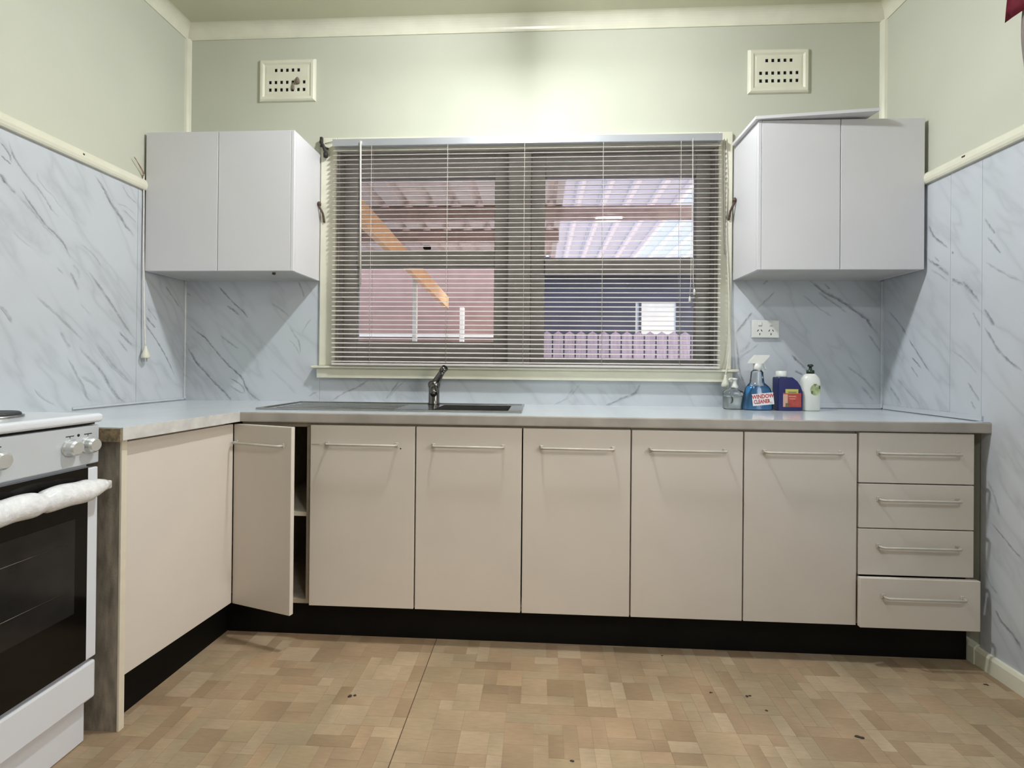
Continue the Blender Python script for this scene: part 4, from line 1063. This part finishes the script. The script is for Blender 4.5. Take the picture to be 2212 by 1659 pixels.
sub('label_print', B(cx-0.022, cx-0.006, BY-0.0311, BY-0.0309, z0+0.018, z0+0.034), olive, lab, e)
sub('label_print', B(cx-0.010, cx+0.026, BY-0.0314, BY-0.0312, z0+0.081, z0+0.085), olive, lab, e)
# lotion
cx = 3.060
e = tag(empty('dish_soap_bottle', (cx, BY, z0)), 'white bottle with a dark green cap and round green label', 'bottle')
b = bm_new(); superlathe(b, [(0.037, 0.024, z0, 0), (0.040, 0.027, z0+0.005, 0), (0.041, 0.028, z0+0.08, 0), (0.041, 0.028, z0+0.128, 0), (0.037, 0.026, z0+0.146, 0), (0.026, 0.021, z0+0.160, 0), (0.017, 0.016, z0+0.167, 0)], cx, BY, 32, 2.6)
part('bottle_body', b, lotion_m, e)
b = bm_new(); lathe(b, [(0, 0.165), (0.0165, 0.165), (0.0165, 0.182), (0.009, 0.184), (0.0065, 0.186), (0.0065, 0.198), (0.0125, 0.200), (0.0125, 0.206), (0.008, 0.210), (0, 0.210)], (cx, BY, z0), 20); part('pump_cap', b, dgreen, e)
b = bm_new(); n = 24
c0 = b.verts.new((cx+0.008, BY-0.0287, z0+0.095)); R = [b.verts.new((cx+0.008+0.023*math.cos(2*math.pi*i/n), BY-0.0282, z0+0.095+0.025*math.sin(2*math.pi*i/n))) for i in range(n)]
for i in range(n): b.faces.new((c0, R[i], R[(i+1) % n]))
lab = part('label', b, green_l, e)
for q in ((0.0, 0.013, 0.117, 0.121), (0.004, 0.009, 0.111, 0.115), (0.022, 0.029, 0.099, 0.114), (-0.010, -0.004, 0.077, 0.090)):
    sub('label_print', B(cx+q[0], cx+q[1], BY-0.0291, BY-0.0286, z0+q[2], z0+q[3]), olive, lab, e)
# soap dispenser
cx = 2.728
e = tag(empty('soap_dispenser', (cx, -0.12, z0)), 'clear pump soap dispenser with a white pump by the window frame', 'bottle')
b = bm_new(); superlathe(b, [(0.040, 0.024, z0, 0), (0.043, 0.026, z0+0.004, 0), (0.043, 0.026, z0+0.070, 0), (0.040, 0.025, z0+0.082, 0), (0.018, 0.016, z0+0.092, 0), (0.0145, 0.0145, z0+0.100, 0)], cx, -0.12, 28, 4)
part('bottle_body', b, clear_pl, e)
b = bm_new(); superlathe(b, [(0.040, 0.024, z0+0.003, 0), (0.041, 0.0245, z0+0.004, 0), (0.041, 0.0245, z0+0.058, 0)], cx, -0.12, 28, 4); part('soap', b, simple('clear_soap', (0.74, 0.79, 0.77), 0.2, var=0.06, scale=20), e)
b = bm_new(); lathe(b, [(0, 0.094), (0.0155, 0.094), (0.0155, 0.104), (0.011, 0.112), (0.0085, 0.120), (0.0085, 0.134), (0.012, 0.136), (0.012, 0.142), (0, 0.143)], (cx+0.006, -0.12, z0), 18)
tube(b, [(cx+0.006, -0.12, z0+0.139), (cx-0.018, -0.128, z0+0.139), (cx-0.024, -0.130, z0+0.133)], 0.0045, 8)
part('pump', b, plasticw, e)
b = bm_new(); n = 14; prev = None
for i in range(n+1):
    a = math.radians(-70+140*i/n); o_ = (0.016*math.cos(a), 0.019*math.sin(a)); i_ = (0.019*math.cos(a)*0.55, 0.019*math.sin(a))
    v = [b.verts.new((cx-0.026+o_[0], -0.1470, z0+0.044+o_[1])), b.verts.new((cx-0.026+i_[0], -0.1470, z0+0.044+i_[1]))]
    if prev: b.faces.new((prev[0], prev[1], v[1], v[0]))
    prev = v
part('label_leaf', b, dgreen, e)

# ================================================================== CURTAIN and debris
curt_m = simple('pinkish_grey_curtain', (0.44, 0.38, 0.36), 0.85, var=0.15, scale=20, stretch=(6, 6, 0.5))
redv = simple('dark_red_valance', (0.20, 0.012, 0.03), 0.75, var=0.3, scale=30)
def cloth(y0, y1, zt, zb, mat, label, nm, amp, waves, sag=0.0):
    b = bm_new(); n = 60; m = 12; rows = []
    for j in range(m+1):
        row = []
        for i in range(n+1):
            t = i/n; s = j/m; y = y0+(y1-y0)*t
            z = zt+(zb-zt)*s*(1+sag*math.sin(t*math.pi*3))
            x = W-0.045-amp*(0.4+0.6*s)*math.sin(t*waves*2*math.pi)-0.006*math.sin(7*t+3*s)
            row.append(b.verts.new((x, y+0.012*math.sin(4*s+1.0)*(1-t), z)))
        rows.append(row)
    for a, c in zip(rows, rows[1:]):
        for i in range(n): b.faces.new((a[i], a[i+1], c[i+1], c[i])).smooth = True
    r = bmesh.ops.solidify(b, geom=list(b.faces), thickness=0.002)
    return tag(obj(nm, b, mat), label, 'curtain')
cloth(-0.742, -1.45, 2.30, 1.945, curt_m, 'short pinkish grey curtain at the right edge above the dado rail', 'curtain', 0.016, 7)
# swagged valance with its pointed tail nearest the corner
b = bm_new(); rows = []
n = 50
for i in range(n+1):
    t = i/n; y = -0.712-(0.93)*t
    zb = 2.262+0.03*min(1, t*8)+0.10*math.sin(math.pi*min(1, max(0, (t-0.12)/0.8)))
    row = []
    for j in range(9):
        s = j/8; z = 2.62+(zb-2.62)*s
        x = W-0.055-0.018*math.sin(t*26+s*2)-0.012*s
        yy = y-(1-s)*0.030*(1-t)
        row.append(b.verts.new((x, yy, z)))
    rows.append(row)
for a, c in zip(rows, rows[1:]):
    for j in range(8): b.faces.new((a[j], a[j+1], c[j+1], c[j])).smooth = True
bmesh.ops.solidify(b, geom=list(b.faces), thickness=0.002)
tag(obj('valance', b, redv), 'dark red swagged valance at the top right edge', 'valance')
b = bm_new(); tube(b, [(W-0.02, -0.73, 2.625), (W-0.02, -1.75, 2.625)], 0.008, 10); box(b, W-0.025, W, -0.745, -0.73, 2.615, 2.635); box(b, W-0.025, W, -1.74, -1.725, 2.615, 2.635)
tag(obj('curtain_rod', b, creamtrim), 'cream curtain rod on the right wall carrying valance and curtain', 'curtain rod')

crumb_m = simple('dark_crumb', (0.05, 0.032, 0.02), 0.8, var=0.4, scale=200)
def crumb(x, y, s, label):
    b = bm_new()
    for k in range(3):
        lathe(b, [(0, 0.0), (s*0.9, 0.001), (s*0.7, s*0.5), (0, s*0.6)], (x+random.uniform(-1.5, 1.5)*s, y+random.uniform(-1, 1)*s, 0.0002), 6, random.uniform(0.6, 1.6), 0.8)
    tag(obj('crumb', b, crumb_m), label, 'crumb', 'dark crumbs scattered on the floor')
for x, y, s, l in ((1.227, -0.864, 0.006, 'largest dark crumb on the floor left of the vinyl seam'), (2.307, -0.561, 0.003, 'tiny dark crumb on the floor right beside the long kickboard'),
                   (2.534, -0.777, 0.0045, 'dark crumb on the floor below the gap between the two doors left of the drawers'), (2.568, -0.841, 0.004, 'dark flat crumb just in front of another crumb right of the middle'),
                   (2.786, -0.939, 0.006, 'large dark crumb on the floor in front of the drawers'), (3.386, -0.658, 0.004, 'dark crumb on the floor by the right skirting board'),
                   (2.416, -0.766, 0.003, 'small faint crumb left of two darker crumbs right of the middle'), (1.932, -1.085, 0.004, 'dark crumb at the very bottom edge near the middle')):
    crumb(x, y, s, l)
